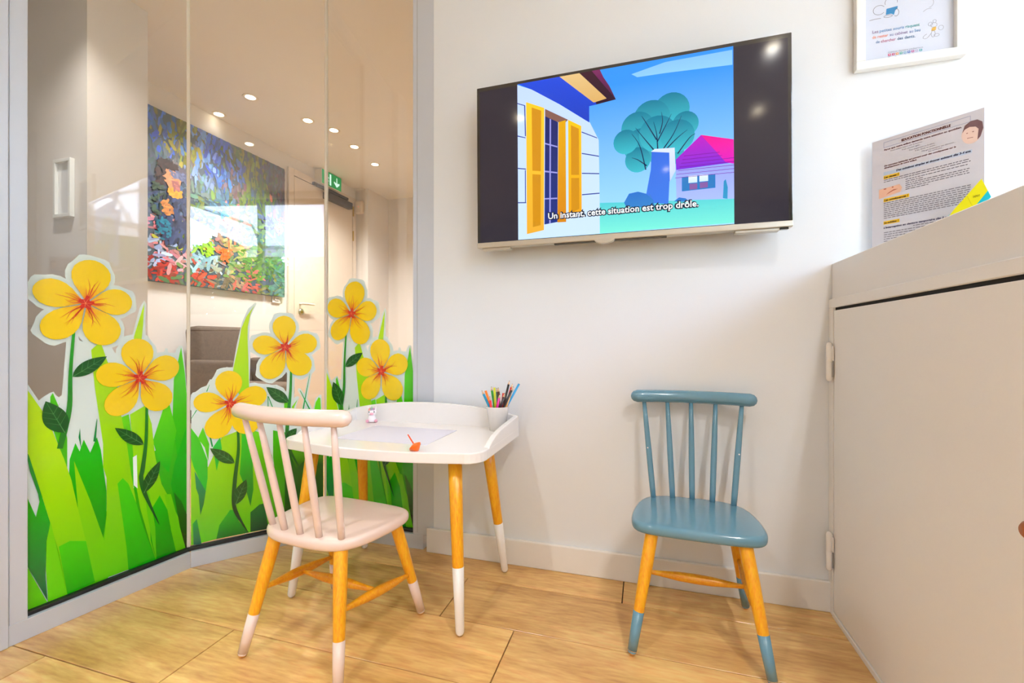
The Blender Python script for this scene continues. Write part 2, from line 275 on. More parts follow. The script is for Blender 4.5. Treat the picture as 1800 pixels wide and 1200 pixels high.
DATA = json.loads(r'''
{"art":{"f1":[{"pet":[[0.158,0.857],[[0.177,0.98,0.044],[0.051,0.893,0.037],[0.266,0.871,0.038],[0.074,0.763,0.037],[0.215,0.743,0.043]]],"stem":[[0.132,0.781],[0.125,0.667],[0.123,0.574],[0.113,0.511],[0.103,0.462]],"sw":[0.006,0.008,0.011,0.013,0.012],"leaf":[[[0.129,0.653],[0.205,0.707],0.019],[[0.113,0.503],[0.075,0.593],0.026]]},{"pet":[[0.287,0.638],[[0.277,0.759,0.042],[0.18,0.661,0.036],[0.394,0.681,0.04],[0.212,0.536,0.038],[0.36,0.537,0.042]]],"stem":[[0.305,0.555],[0.303,0.444],[0.294,0.358],[0.29,0.33],[0.3,0.279],[0.339,0.169]],"sw":[0.007,0.009,0.012,0.012,0.011,0.001],"leaf":[[[0.296,0.432],[0.224,0.496],0.017],[[0.297,0.282],[0.341,0.37],0.018]]}],"f2":[{"pet":[[0.112,0.532],[[0.105,0.648,0.04],[0.007,0.548,0.034],[0.223,0.563,0.038],[0.058,0.417,0.039],[0.185,0.426,0.041]]],"stem":[[0.134,0.448],[0.136,0.367],[0.126,0.268],[0.122,0.188],[0.131,0.142],[0.166,0.067]],"sw":[0.007,0.009,0.012,0.012,0.011,0.001],"leaf":[[[0.124,0.322],[0.053,0.384],0.018],[[0.127,0.175],[0.16,0.258],0.02]]},{"pet":[[0.286,0.729],[[0.28,0.846,0.039],[0.18,0.742,0.035],[0.395,0.75,0.038],[0.218,0.617,0.039],[0.361,0.628,0.042]]],"stem":[[0.305,0.654],[0.303,0.568],[0.296,0.483],[0.291,0.398],[0.3,0.344],[0.341,0.258]],"sw":[0.007,0.009,0.012,0.013,0.011,0.001],"leaf":[[[0.296,0.522],[0.223,0.584],0.021],[[0.291,0.384],[0.324,0.422],0.016]]}],"b1":[[[[0.306,0.396],[0.427,0.444],[0.427,0.052],[0.259,0.061],[0.271,0.301]],[50,185,0],[15,140,0]],[[[0.08,0.276],[0.122,0.346],[0.209,0.253],[0.209,0.058],[0.08,0.057]],[90,200,0],[70,185,0]],[[[0.085,0.603],[0.09,0.613],[0.112,0.542],[0.119,0.486],[0.119,0.396],[0.104,0.459],[0.085,0.538]],[70,190,0],[60,180,0]],[[[0.122,0.369],[0.124,0.428],[0.136,0.47],[0.145,0.445],[0.154,0.476],[0.168,0.436],[0.183,0.477],[0.192,0.439],[0.205,0.317],[0.205,0.246],[0.197,0.175],[0.17,0.283],[0.143,0.387],[0.141,0.282],[0.127,0.36]],[0,180,0],[0,140,0]],[[[0.382,0.625],[0.404,0.731],[0.416,0.642],[0.427,0.546],[0.427,0.387],[0.394,0.362],[0.378,0.49]],[85,205,0],[0,180,0]],[[[0.241,0.525],[0.259,0.531],[0.272,0.421],[0.274,0.343],[0.279,0.281],[0.262,0.346],[0.251,0.443]],[95,205,0],[0,180,0]],[[[0.322,0.437],[0.352,0.537],[0.368,0.553],[0.38,0.499],[0.39,0.457],[0.367,0.327],[0.341,0.366]],[90,210,0],[0,180,0]],[[[0.373,0.288],[0.385,0.353],[0.427,0.473],[0.427,0.052],[0.399,0.149]],[0,180,0],[0,130,10]],[[[0.272,0.764],[0.299,0.868],[0.296,0.803],[0.291,0.743],[0.272,0.74]],[175,220,0],[175,220,0]],[[[0.133,0.421],[0.168,0.3],[0.2,0.174],[0.205,0.25],[0.205,0.354],[0.197,0.389],[0.197,0.454],[0.178,0.62],[0.17,0.726],[0.191,0.75],[0.207,0.692],[0.227,0.649],[0.241,0.525],[0.253,0.451],[0.265,0.349],[0.279,0.251],[0.294,0.165],[0.314,0.092],[0.328,0.062],[0.259,0.064],[0.178,0.065],[0.142,0.277]],[165,215,0],[85,195,0]],[[[0.231,0.33],[0.242,0.233],[0.253,0.135],[0.258,0.063],[0.331,0.061],[0.313,0.119],[0.294,0.188],[0.279,0.254],[0.258,0.322],[0.244,0.343]],[60,200,0],[0,165,0]],[[[0.262,0.53],[0.302,0.552],[0.319,0.491],[0.328,0.391],[0.346,0.296],[0.373,0.232],[0.416,0.114],[0.427,0.072],[0.427,0.058],[0.33,0.062],[0.313,0.128],[0.288,0.238],[0.277,0.316],[0.269,0.422]],[150,215,0],[85,195,0]],[[[0.313,0.217],[0.341,0.261],[0.367,0.198],[0.373,0.14],[0.389,0.058],[0.331,0.061],[0.316,0.127]],[20,180,0],[0,140,0]],[[[0.382,0.258],[0.404,0.222],[0.427,0.167],[0.427,0.058],[0.411,0.057],[0.401,0.129]],[0,110,0],[0,30,0]],[[[0.355,0.26],[0.373,0.255],[0.416,0.066],[0.418,0.058],[0.389,0.059],[0.37,0.16]],[100,200,0],[90,190,0]],[[[0.269,0.399],[0.279,0.404],[0.281,0.301],[0.271,0.314]],[225,238,232],[225,238,232]],[[[0.039,0.466],[0.046,0.416],[0.061,0.353],[0.065,0.319],[0.071,0.35],[0.059,0.417],[0.046,0.457]],[0,140,40],[0,140,40]],[[[0.038,0.364],[0.044,0.34],[0.057,0.295],[0.067,0.351],[0.084,0.271],[0.077,0.209],[0.075,0.135],[0.079,0.066],[0.054,0.138],[0.038,0.182]],[0,170,10],[0,90,60]],[[[0.039,0.631],[0.078,0.55],[0.104,0.459],[0.112,0.432],[0.127,0.371],[0.142,0.281],[0.158,0.191],[0.178,0.065],[0.119,0.06],[0.101,0.184],[0.084,0.271],[0.067,0.352],[0.044,0.457],[0.039,0.473]],[180,222,0],[85,195,0]],[[[0.101,0.199],[0.124,0.205],[0.158,0.191],[0.178,0.066],[0.119,0.061]],[60,195,0],[0,165,0]],[[[0.085,0.271],[0.098,0.193],[0.119,0.06],[0.08,0.062],[0.076,0.15],[0.077,0.224]],[110,205,0],[90,200,0]],[[[0.038,0.182],[0.054,0.133],[0.079,0.061],[0.038,0.056]],[90,200,0],[90,200,0]],[[[0.297,0.319],[0.313,0.27],[0.328,0.166],[0.331,0.063],[0.322,0.106],[0.306,0.219]],[90,200,0],[80,190,0]],[[[0.142,0.485],[0.148,0.449],[0.145,0.51]],[0,130,60],[0,130,60]],[[[0.174,0.467],[0.182,0.531],[0.183,0.526],[0.18,0.464]],[0,130,60],[0,130,60]]],"b2":[[[[0.001,0.492],[0.014,0.518],[0.017,0.517],[0.008,0.502],[0.001,0.489]],[0,160,70],[0,160,70]],[[[0.087,0.417],[0.131,0.432],[0.148,0.426],[0.173,0.415],[0.23,0.374],[0.23,0.064],[0.173,0.065],[0.071,0.067],[0.0,0.064],[0.0,0.359],[0.016,0.31],[0.048,0.321]],[150,210,0],[90,195,0]],[[[0.0,0.459],[0.022,0.421],[0.046,0.344],[0.046,0.282],[0.041,0.236],[0.027,0.27],[0.007,0.327],[0.0,0.359]],[50,195,10],[0,180,40]],[[[0.019,0.422],[0.033,0.457],[0.051,0.398],[0.048,0.34],[0.038,0.388]],[80,205,0],[60,190,0]],[[[0.01,0.312],[0.041,0.238],[0.035,0.195],[0.026,0.16],[0.021,0.229],[0.014,0.253]],[0,140,80],[0,110,20]],[[[0.051,0.422],[0.056,0.421],[0.062,0.389],[0.058,0.386]],[0,150,70],[0,150,70]],[[[0.061,0.385],[0.082,0.418],[0.087,0.378],[0.072,0.303]],[0,190,60],[20,180,20]],[[[0.016,0.149],[0.029,0.062],[0.007,0.064],[0.005,0.136]],[0,150,40],[0,90,60]],[[[0.111,0.159],[0.124,0.156],[0.138,0.112],[0.169,0.066],[0.071,0.067],[0.08,0.114]],[30,170,20],[0,110,20]],[[[0.146,0.426],[0.173,0.415],[0.18,0.332],[0.182,0.217],[0.173,0.159],[0.159,0.221],[0.14,0.282],[0.145,0.366]],[40,190,20],[0,120,30]],[[[0.173,0.137],[0.201,0.159],[0.23,0.162],[0.23,0.064],[0.173,0.067]],[0,110,40],[0,60,35]],[[[0.178,0.431],[0.208,0.419],[0.241,0.331],[0.271,0.132],[0.268,0.074],[0.23,0.066],[0.208,0.212]],[100,200,0],[60,160,0]],[[[0.245,0.423],[0.291,0.409],[0.283,0.282],[0.289,0.124],[0.271,0.09],[0.245,0.322]],[60,180,0],[50,140,0]],[[[0.285,0.35],[0.419,0.305],[0.419,0.056],[0.283,0.07]],[0,100,10],[0,70,10]],[[[0.291,0.366],[0.419,0.336],[0.419,0.269],[0.361,0.305],[0.322,0.268]],[90,190,0],[0,90,10]],[[[0.186,0.881],[0.173,0.85],[0.165,0.805],[0.164,0.764],[0.166,0.704],[0.169,0.577],[0.141,0.556],[0.116,0.617],[0.123,0.668],[0.137,0.741],[0.145,0.797],[0.16,0.838]],[185,222,0],[150,215,0]],[[[0.28,0.453],[0.282,0.527],[0.294,0.522],[0.294,0.451]],[90,200,0],[90,200,0]],[[[0.307,0.478],[0.308,0.505],[0.327,0.531],[0.316,0.504],[0.312,0.477]],[130,210,0],[130,210,0]],[[[0.37,0.627],[0.371,0.627],[0.346,0.474],[0.341,0.474]],[0,160,70],[0,160,70]],[[[0.335,0.564],[0.337,0.564],[0.382,0.469],[0.376,0.469]],[0,160,70],[0,160,70]],[[[0.356,0.473],[0.361,0.493],[0.367,0.491],[0.374,0.469]],[90,205,0],[90,205,0]],[[[0.383,0.468],[0.391,0.514],[0.402,0.534],[0.408,0.529],[0.411,0.466]],[110,215,0],[70,205,0]],[[[0.227,0.55],[0.229,0.55],[0.231,0.477],[0.228,0.477]],[0,150,70],[0,150,70]],[[[0.228,0.55],[0.231,0.548],[0.256,0.475],[0.252,0.475]],[0,150,70],[0,150,70]],[[[0.042,0.579],[0.051,0.602],[0.052,0.602],[0.045,0.579]],[0,150,70],[0,150,70]]],"w1":[[0.039,0.648],[0.063,0.596],[0.071,0.604],[0.085,0.614],[0.092,0.616],[0.096,0.607],[0.102,0.6],[0.108,0.605],[0.113,0.673],[0.118,0.765],[0.133,0.789],[0.145,0.753],[0.17,0.74],[0.186,0.74],[0.209,0.75],[0.23,0.708],[0.258,0.75],[0.268,0.767],[0.288,0.855],[0.3,0.877],[0.305,0.865],[0.302,0.821],[0.303,0.768],[0.313,0.75],[0.349,0.677],[0.357,0.728],[0.364,0.728],[0.37,0.695],[0.382,0.676],[0.389,0.722],[0.399,0.737],[0.409,0.735],[0.416,0.674],[0.427,0.578],[0.427,0.062],[0.038,0.056]],"w2":[[0.001,0.549],[0.008,0.576],[0.028,0.593],[0.043,0.599],[0.053,0.62],[0.062,0.619],[0.064,0.598],[0.07,0.626],[0.1,0.661],[0.119,0.657],[0.131,0.738],[0.147,0.819],[0.166,0.868],[0.189,0.892],[0.192,0.886],[0.173,0.839],[0.169,0.764],[0.173,0.704],[0.17,0.588],[0.205,0.593],[0.225,0.59],[0.256,0.59],[0.28,0.577],[0.296,0.545],[0.294,0.623],[0.3,0.647],[0.312,0.638],[0.312,0.536],[0.326,0.543],[0.334,0.539],[0.323,0.508],[0.319,0.473],[0.339,0.469],[0.348,0.529],[0.328,0.563],[0.33,0.572],[0.337,0.572],[0.352,0.549],[0.367,0.628],[0.374,0.636],[0.378,0.628],[0.361,0.533],[0.382,0.487],[0.391,0.53],[0.406,0.543],[0.413,0.541],[0.414,0.463],[0.415,0.468],[0.415,0.083],[0.0,0.068]]},"tvp":[["sky",[[-0.3839,1.5636],[0.2336,1.5657],[0.2391,1.076],[-0.3826,1.071]],[60,150,245],[150,215,255]],["cloud",[[-0.036,1.534],[0.0581,1.5522],[0.2336,1.5536],[0.2336,1.5123],[0.0581,1.5206],[-0.0191,1.5223]],[130,190,250],[140,200,255]],["lawn",[[-0.1459,1.1664],[0.0032,1.156],[0.2386,1.1431],[0.2391,1.076],[-0.1459,1.0729]],[80,200,210],[120,235,215]],["bush",[[-0.0587,1.1586],[-0.0445,1.1837],[-0.0191,1.1871],[0.0032,1.1792],[0.0226,1.16],[0.0281,1.1393],[0.0032,1.1386],[-0.053,1.1464]],[40,110,200],[50,130,200]],["bush",[[0.0797,1.1491],[0.0931,1.1593],[0.1117,1.1547],[0.1196,1.1438]],[40,110,200],[50,130,200]],["siding",[[-0.3839,1.5611],[-0.3372,1.539],[-0.2489,1.4787],[-0.1578,1.4108],[-0.1312,1.3532],[-0.1294,1.1858],[-0.1294,1.073],[-0.3826,1.071]],[190,212,255],[200,225,255]],["eave",[[-0.3813,1.5632],[-0.2489,1.5645],[-0.1106,1.4695],[-0.1371,1.4604],[-0.159,1.459],[-0.159,1.4097],[-0.2489,1.4787],[-0.3372,1.539]],[20,70,215],[20,60,190]],["soffit",[[-0.2489,1.5645],[-0.1848,1.5644],[-0.1071,1.4749],[-0.1106,1.4683],[-0.1459,1.4678]],[225,190,130],[215,170,100]],["roof_edge",[[-0.1878,1.5643],[-0.1507,1.5645],[-0.0805,1.4666],[-0.1371,1.4604],[-0.14,1.4681],[-0.1071,1.4737]],[60,20,40],[40,15,40]],["roof_edge",[[-0.1507,1.5645],[-0.127,1.564],[-0.1165,1.5389],[-0.099,1.5092],[-0.0805,1.4666]],[120,30,90],[60,20,60]],["shutter",[[-0.3552,1.5025],[-0.2971,1.475],[-0.3002,1.0966],[-0.3546,1.088]],[250,200,40],[235,170,50]],["shutter_panel",[[-0.3372,1.4829],[-0.3066,1.4677],[-0.3091,1.2802],[-0.3359,1.285]],[235,180,30],[225,165,30]],["shutter_panel",[[-0.3359,1.2738],[-0.3091,1.2696],[-0.3104,1.1128],[-0.3353,1.1085]],[235,175,30],[225,160,30]],["window_head",[[-0.2945,1.4715],[-0.223,1.4273],[-0.2304,1.421],[-0.2526,1.4241],[-0.2945,1.4455]],[130,90,80],[130,90,80]],["window_dark",[[-0.2945,1.4486],[-0.2539,1.4243],[-0.2576,1.1181],[-0.2983,1.1138]],[25,35,100],[30,50,130]],["muntin",[[-0.2801,1.4391],[-0.2757,1.4366],[-0.2788,1.1154],[-0.2832,1.1151]],[150,150,220],[150,150,220]],["muntin",[[-0.2952,1.3665],[-0.2563,1.3511],[-0.2563,1.3468],[-0.2952,1.3621]],[150,150,220],[150,150,220]],["muntin",[[-0.2964,1.2806],[-0.257,1.2714],[-0.257,1.2671],[-0.2964,1.2757]],[150,150,220],[150,150,220]],["muntin",[[-0.2971,1.1953],[-0.2576,1.1929],[-0.2576,1.1886],[-0.2971,1.191]],[150,150,220],[150,150,220]],["jamb",[[-0.2526,1.4241],[-0.2304,1.4271],[-0.2304,1.116],[-0.2576,1.1168]],[225,165,10],[210,130,20]],["shutter",[[-0.223,1.4273],[-0.183,1.4022],[-0.183,1.1425],[-0.223,1.1246]],[245,195,20],[235,160,30]],["shutter_panel",[[-0.2145,1.4096],[-0.1902,1.3948],[-0.1902,1.255],[-0.2145,1.2576]],[230,175,15],[225,160,20]],["shutter_panel",[[-0.2145,1.2485],[-0.1902,1.246],[-0.1902,1.1522],[-0.2145,1.1421]],[230,170,15],[225,150,20]],["siding_line",[[-0.3839,1.5038],[-0.3578,1.4923],[-0.3578,1.4897],[-0.3839,1.5006]],[30,50,140],[30,50,140]],["siding_line",[[-0.3832,1.401],[-0.3572,1.3913],[-0.3572,1.3888],[-0.3832,1.3979]],[30,50,140],[30,50,140]],["siding_line",[[-0.3832,1.299],[-0.3565,1.2935],[-0.3565,1.2904],[-0.3832,1.2959]],[30,50,140],[30,50,140]],["siding_line",[[-0.3832,1.1907],[-0.3565,1.1883],[-0.3565,1.1852],[-0.3832,1.1876]],[30,50,140],[30,50,140]],["siding_line",[[-0.1818,1.3852],[-0.1365,1.3611],[-0.1353,1.3579],[-0.1818,1.3821]],[30,50,140],[30,50,140]],["siding_line",[[-0.1818,1.3205],[-0.1306,1.3054],[-0.1306,1.3024],[-0.1818,1.3175]],[30,50,140],[30,50,140]],["siding_line",[[-0.1818,1.2602],[-0.13,1.2534],[-0.13,1.2504],[-0.1818,1.2571]],[30,50,140],[30,50,140]],["siding_line",[[-0.1818,1.1956],[-0.1294,1.1948],[-0.1294,1.1918],[-0.1818,1.1925]],[30,50,140],[30,50,140]],["siding_line",[[-0.3611,1.4909],[-0.3578,1.4904],[-0.3559,1.3949],[-0.3591,1.3953]],[30,50,140],[30,50,140]],["siding_line",[[-0.3598,1.2889],[-0.3572,1.2886],[-0.3572,1.1884],[-0.3598,1.1886]],[30,50,140],[30,50,140]]],"tvr":[["chimney",[[0.0198,1.299],[0.0824,1.2999],[0.0834,1.2371],[0.0678,1.2074],[0.0646,1.1436],[-0.0006,1.1534],[0.0171,1.2473]],[50,105,220],[60,120,225]],["chimney_cap",[[0.0176,1.2992],[0.0281,1.306],[0.0824,1.3027],[0.0845,1.237],[0.0689,1.2072],[0.0678,1.2903]],[215,225,250],[190,205,250]],["far_wall",[[0.085,1.2386],[0.2366,1.2406],[0.2381,1.142],[0.0866,1.1513]],[150,160,245],[165,185,250]],["far_roof",[[0.0861,1.2385],[0.085,1.2682],[0.1525,1.3293],[0.1717,1.324],[0.2361,1.2418]],[190,20,190],[120,40,210]],["far_roof",[[0.1525,1.3293],[0.2356,1.3057],[0.2361,1.2385],[0.215,1.2448]],[245,20,140],[215,20,190]],["far_shutter",[[0.101,1.2164],[0.1886,1.2155],[0.1886,1.1771],[0.101,1.1756]],[40,120,190],[40,120,190]],["far_pane",[[0.1185,1.2174],[0.1416,1.2172],[0.1416,1.197],[0.1185,1.1976]],[225,235,255],[200,225,255]],["far_pane",[[0.1473,1.2172],[0.1701,1.2164],[0.1701,1.198],[0.1473,1.1981]],[225,235,255],[200,225,255]],["far_pane",[[0.1212,1.1951],[0.1416,1.1942],[0.1416,1.1784],[0.1212,1.1781]],[130,90,160],[130,90,160]],["far_pane",[[0.1484,1.1957],[0.1691,1.1958],[0.1691,1.1802],[0.1484,1.1794]],[130,90,160],[130,90,160]],["cypress",[[0.2074,1.1459],[0.2099,1.1928],[0.215,1.1978],[0.22,1.1752],[0.219,1.1432]],[40,140,190],[50,150,200]]],"tree":[[0.0743,1.4122,0.0491],[0.0198,1.3972,0.0509],[-0.0191,1.3737,0.0466],[0.1117,1.367,0.0351],[-0.0079,1.3198,0.0512],[0.0581,1.3,0.0505],[-0.0191,1.2804,0.0361],[0.0363,1.3488,0.0518],[0.0904,1.3359,0.0455],[-0.053,1.3372,0.0353]],"twigs":[[[0.0363,1.3056],[0.0336,1.3491],[0.0254,1.3849]],[[0.0352,1.3259],[0.0581,1.3688],[0.0743,1.4008]],[[0.0336,1.3319],[0.0032,1.388],[-0.0079,1.407]],[[0.05,1.301],[0.0797,1.343],[0.101,1.3912]],[[0.0581,1.3],[0.0904,1.3302],[0.1169,1.3493]],[[0.0904,1.2847],[0.1222,1.326],[0.1379,1.3352]],[[0.0032,1.2488],[-0.0135,1.3205],[-0.036,1.3584]],[[0.006,1.2601],[-0.0191,1.2804],[-0.036,1.2882]],[[0.0254,1.3041],[-0.0023,1.3423],[-0.0247,1.3744]],[[0.0418,1.3481],[0.05,1.3814],[0.0472,1.4105]]],"sub":[[-0.2863,1.1265],[0.1447,1.1275],[-0.2863,1.145]],"corn":[[-0.3839,1.5636],[0.2336,1.5657],[0.2391,1.076],[-0.3826,1.071]]}''')
POW_W = 54.0; POW_R = 66.0
# ------------------------------------------------------------ materials
M_wall = mat('wall_paint', (232, 235, 238), .6, bump=.05, bscale=300)
M_wall2 = mat('waiting_room_paint', (238, 233, 228), .6, bump=.05, bscale=300)
M_ceil = mat('ceiling_paint', (238, 234, 230), .7)
M_base = mat('baseboard_paint', (238, 234, 228), .35)
M_alu = mat('satin_aluminium', (208, 214, 224), .38, metal=.3, bump=.02, bscale=400)
M_gasket = mat('black_gasket', (22, 22, 24), .45)
M_seal = mat('silicone_joint', (225, 214, 196), .35)
M_counter = mat('counter_paint', (246, 242, 238), .38, bump=.03, bscale=200)
M_dark = mat('dark_gap', (14, 10, 8), .8)
M_glass = glass_mat('partition_glass', (.975, .985, .98), 1.7)
M_winglass = glass_mat('window_glass', (.97, .98, .98), 1.45)
M_white = mat('white_lacquer', (244, 240, 236), .22, coat=.3, var=.02)
M_pink = mat('blush_lacquer', (236, 212, 198), .26, coat=.35, var=.03)
M_blue = mat('dusty_blue_lacquer', (100, 148, 172), .18, coat=.6, var=.05)
M_film = mat('white_film_print', (222, 236, 230), .3, coat=.3)

def wood_mat(name, c1, c2, scale=(6, 6, 40), rough=.38, axis=0, island=False, coat=.25, wave=0.0):
    m = bpy.data.materials.new(name); m.use_nodes = True
    n = m.node_tree.nodes; l = m.node_tree.links; b = n['Principled BSDF']
    tc = n.new('ShaderNodeTexCoord'); oi = n.new('ShaderNodeObjectInfo')
    ml = n.new('ShaderNodeVectorMath'); ml.operation = 'MULTIPLY'; ml.inputs[1].default_value = scale
    l.new(tc.outputs['Object'], ml.inputs[0])
    ad = n.new('ShaderNodeVectorMath'); ad.operation = 'ADD'
    rs = n.new('ShaderNodeVectorMath'); rs.operation = 'SCALE'; rs.inputs['Scale'].default_value = 37.0
    cb = n.new('ShaderNodeCombineXYZ'); 
    for i in range(3): l.new(oi.outputs['Random'], cb.inputs[i])
    l.new(cb.outputs[0], rs.inputs[0]); l.new(ml.outputs[0], ad.inputs[0]); l.new(rs.outputs[0], ad.inputs[1])
    nz = n.new('ShaderNodeTexNoise'); nz.inputs['Scale'].default_value = 1.0; nz.inputs['Detail'].default_value = 7; nz.inputs['Roughness'].default_value = .62
    nz.inputs['Distortion'].default_value = 1.2
    l.new(ad.outputs[0], nz.inputs['Vector'])
    nf = n.new('ShaderNodeTexNoise'); nf.inputs['Scale'].default_value = 11.0; nf.inputs['Detail'].default_value = 3
    l.new(ad.outputs[0], nf.inputs['Vector'])
    rp = n.new('ShaderNodeValToRGB'); rp.color_ramp.elements[0].position = .32; rp.color_ramp.elements[1].position = .68
    rp.color_ramp.elements[0].color = lin(c2); rp.color_ramp.elements[1].color = lin(c1)
    l.new(nz.outputs['Fac'], rp.inputs[0])
    mx = n.new('ShaderNodeMixRGB'); mx.blend_type = 'OVERLAY'; mx.inputs[0].default_value = .5
    l.new(rp.outputs[0], mx.inputs[1]); l.new(nf.outputs['Fac'], mx.inputs[2])
    hs = n.new('ShaderNodeHueSaturation'); mr = n.new('ShaderNodeMapRange')
    mr.inputs[3].default_value = .9 if island else 1; mr.inputs[4].default_value = 1.08 if island else 1
    l.new(oi.outputs['Random'], mr.inputs[0]); l.new(mr.outputs[0], hs.inputs['Value']); l.new(mx.outputs[0], hs.inputs['Color'])
    l.new(hs.outputs[0], b.inputs['Base Color'])
    b.inputs['Roughness'].default_value = rough; b.inputs['Coat Weight'].default_value = coat; b.inputs['Coat Roughness'].default_value = .18
    bp = n.new('ShaderNodeBump'); bp.inputs['Strength'].default_value = .12; bp.inputs['Distance'].default_value = .001
    l.new(nf.outputs['Fac'], bp.inputs['Height']); l.new(bp.outputs[0], b.inputs['Normal'])
    return m
M_plank = wood_mat('oak_plank', (240, 196, 126), (200, 150, 86), (1.8, 10, 10), .33, island=True)
M_legw = wood_mat('varnished_pine_legs', (250, 184, 34), (238, 160, 18), (30, 30, 5), .3)
M_legd = wood_mat('varnished_pine_stretcher', (244, 172, 28), (230, 148, 16), (20, 20, 20), .32)

# ------------------------------------------------------------ the room shell
ZC, ZC2 = 2.40, 2.32
YW = 1.440                       # face of the wall that carries the screen
def wallbox(name, lo, hi, m=M_wall): return struct(box(name, lo, hi, m))
def outline_slab(name, pts, z0, z1, m):
    bm = bmesh.new(); add_prism(bm, pts, z0, z1)
    return struct(link(name, bm2mesh(bm, name), m))

wallbox('wall_back', (-0.722, YW, 0), (WIN_X+.15, YW+.14, ZC))
M_far = mat('far_wall_paint', (224, 228, 234), .6)
wallbox('wall_rear', (-4.4, -3.4, 0), (WIN_X+.15, -3.25, ZC), M_far)
wallbox('wall_left', (-4.5, -3.25, 0), (-4.35, 0.30, ZC), M_far)
wallbox('wall_partition', (-4.35, 0.20, 0), (-1.50, 0.32, ZC), M_far)
wallbox('wall_window_near', (WIN_X, -3.25, 0), (WIN_X+.12, WIN_Y0, ZC))
wallbox('wall_window_far', (WIN_X, WIN_Y1, 0), (WIN_X+.12, YW, ZC))
wallbox('wall_window_header', (WIN_X, WIN_Y0, WIN_Z1), (WIN_X+.12, WIN_Y1, ZC))
outline_slab('ceiling', [(-4.35, -3.25), (WIN_X+.15, -3.25), (WIN_X+.15, YW+.05), (-1.30, YW+.05), (-1.60, 1.12), (-1.64, .36), (-4.35, .3)], ZC, ZC+.1, M_ceil)
# waiting room behind the glass
XL = -2.87
wallbox('wall_waiting_left', (XL-.12, 1.45, 0), (XL, 3.94, ZC2), M_wall2)
wallbox('wall_waiting_corner', (XL-.12, 3.94, 0), (-2.72, 4.06, ZC2), M_wall2)
wallbox('wall_waiting_step', (-2.84, 4.06, 0), (-2.72, 4.32, ZC2), M_wall2)
wallbox('wall_waiting_end', (-2.84, 4.32, 0), (-0.4, 4.44, ZC2), M_wall2)
wallbox('wall_waiting_right', (-0.52, YW+.14, 0), (-0.4, 4.32, ZC2), M_wall2)
outline_slab('pier_wall', [(-4.3, 1.29), (-2.27, 1.29), (-2.27, 1.53), (-4.3, 1.53)], 0, ZC2, M_wall2)
bpy.data.objects['pier_wall'].name = 'wall_pier'
wallbox('wall_waiting_near', (-4.4, .32, 0), (-4.3, 1.29, ZC2), M_wall2)
outline_slab('ceiling_waiting', [(-4.4, .32), (-1.56, .32), (-1.50, 1.12), (-1.23, 1.50), (-.4, 1.50), (-.4, 4.44), (-3.0, 4.44), (-4.4, 2)], ZC2, ZC2+.1, M_ceil)
struct(box('trim_1', (-2.86, 3.94-.03, ZC2-.02), (-2.75, 3.94, ZC2), M_wall2))

# floor: slab and separate planks
M_sub = mat('plank_joint', (50, 30, 16), .9)
floor = struct(box('floor', (-4.5, -3.4, -.12), (WIN_X+.15, 4.5, -.009), M_sub))
floor.location.z = -.12
PW, PL, G = .2045, 1.285, .0028
joints = {0: -1.37, 1: -1.024, 2: -.325, 3: -.537, 4: -.062}
bmp = bmesh.new(); add_box(bmp, (-PL/2+G/2, -PW/2+G/2, -.008), (PL/2-G/2, PW/2-G/2, 0), .0008)
pm = bm2mesh(bmp, 'plank'); pm.materials.append(M_plank)
rng = random.Random(3)
for r in range(-18, 19):
    y0 = .697 + PW*(r-1)
    if y0 > 4.3 or y0 < -3.3: continue
    if r in joints: j = joints[r]
    else: j = rng.uniform(-1, .2)
    xs = j - PL*4
    while xs < WIN_X:
        if xs+PL > -4.4:
            cx = xs+PL/2; cy = y0+PW/2
            o = bpy.data.objects.new('plank', pm); COL.objects.link(o); o.parent = floor
            o.location = Vector((cx, cy, 0)) - floor.location
        xs += PL
# baseboard of the back wall
def baseboard(name, x0, x1, y, t=.013, h=.085):
    bm = bmesh.new(); add_box(bm, (x0, y-t, 0), (x1, y, h), .003, 2)
    return struct(link(name, bm2mesh(bm, name), M_base))
baseboard('baseboard_back', -.745, .5, YW)

# ------------------------------------------------------------ glass partition: three panes
PT = [Vector((-1.494, .69, 0)), Vector((-1.44, 1.104, 0)), Vector((-1.184, 1.430, 0)), Vector((-.750, 1.441, 0))]
REC = .030                       # panes sit this far behind the frame face
def panel_frame(i):
    a, b = PT[i], PT[i+1]; d = (b-a).normalized(); return a, b, d, math.atan2(d.y, d.x), (b-a).length
def PF(u, z, off=0.0): return Vector((u, -off, z))
for i in range(3):
    a, b, d, ang, L = panel_frame(i)
    w = empty('window_%d' % (i+1), a, ang); struct(w)
    u0, u1 = (.033, L+.008) if i == 0 else ((-.008, L+.014) if i == 1 else (-.014, .379))
    box('glass_pane', (u0, REC, .05), (u1, REC+.008, 2.33), M_glass, w)
    box('bottom_rail', (0 if i else -.38, 0, 0), (L if i < 2 else .42, .055, .052), M_alu, w, .001)
    box('bottom_gasket', (u0, .012, .050), (u1, .034, .062), M_gasket, w, .002)
    box('head_rail', (0 if i else -.38, 0, 2.33), (L if i < 2 else .42, .055, 2.40), M_alu, w, .001)
    if i == 0:
        box('jamb', (0, 0, .052), (.033, .055, 2.33), M_alu, w, .001)
        box('door_post', (-.38, -.004, .0), (-.001, .055, 2.39), M_alu, w, .002)
        box('side_gasket', (.033, .010, .06), (.0355, .03, 2.33), mat('brown_gasket', (110, 70, 50), .5), w)
    else:
        box('seal_joint', (u0-.004, REC-.006, .056), (u0+.006, REC+.009, 2.33), M_seal, w, .002)
    if i == 2:
        box('jamb', (.379, 0, .052), (.478, .055, 2.33), M_alu, w, .001)
        box('jamb_groove', (.3955, -.0006, .06), (.3965, 0.004, 2.33), mat('groove_grey', (150, 150, 150), .5), w)

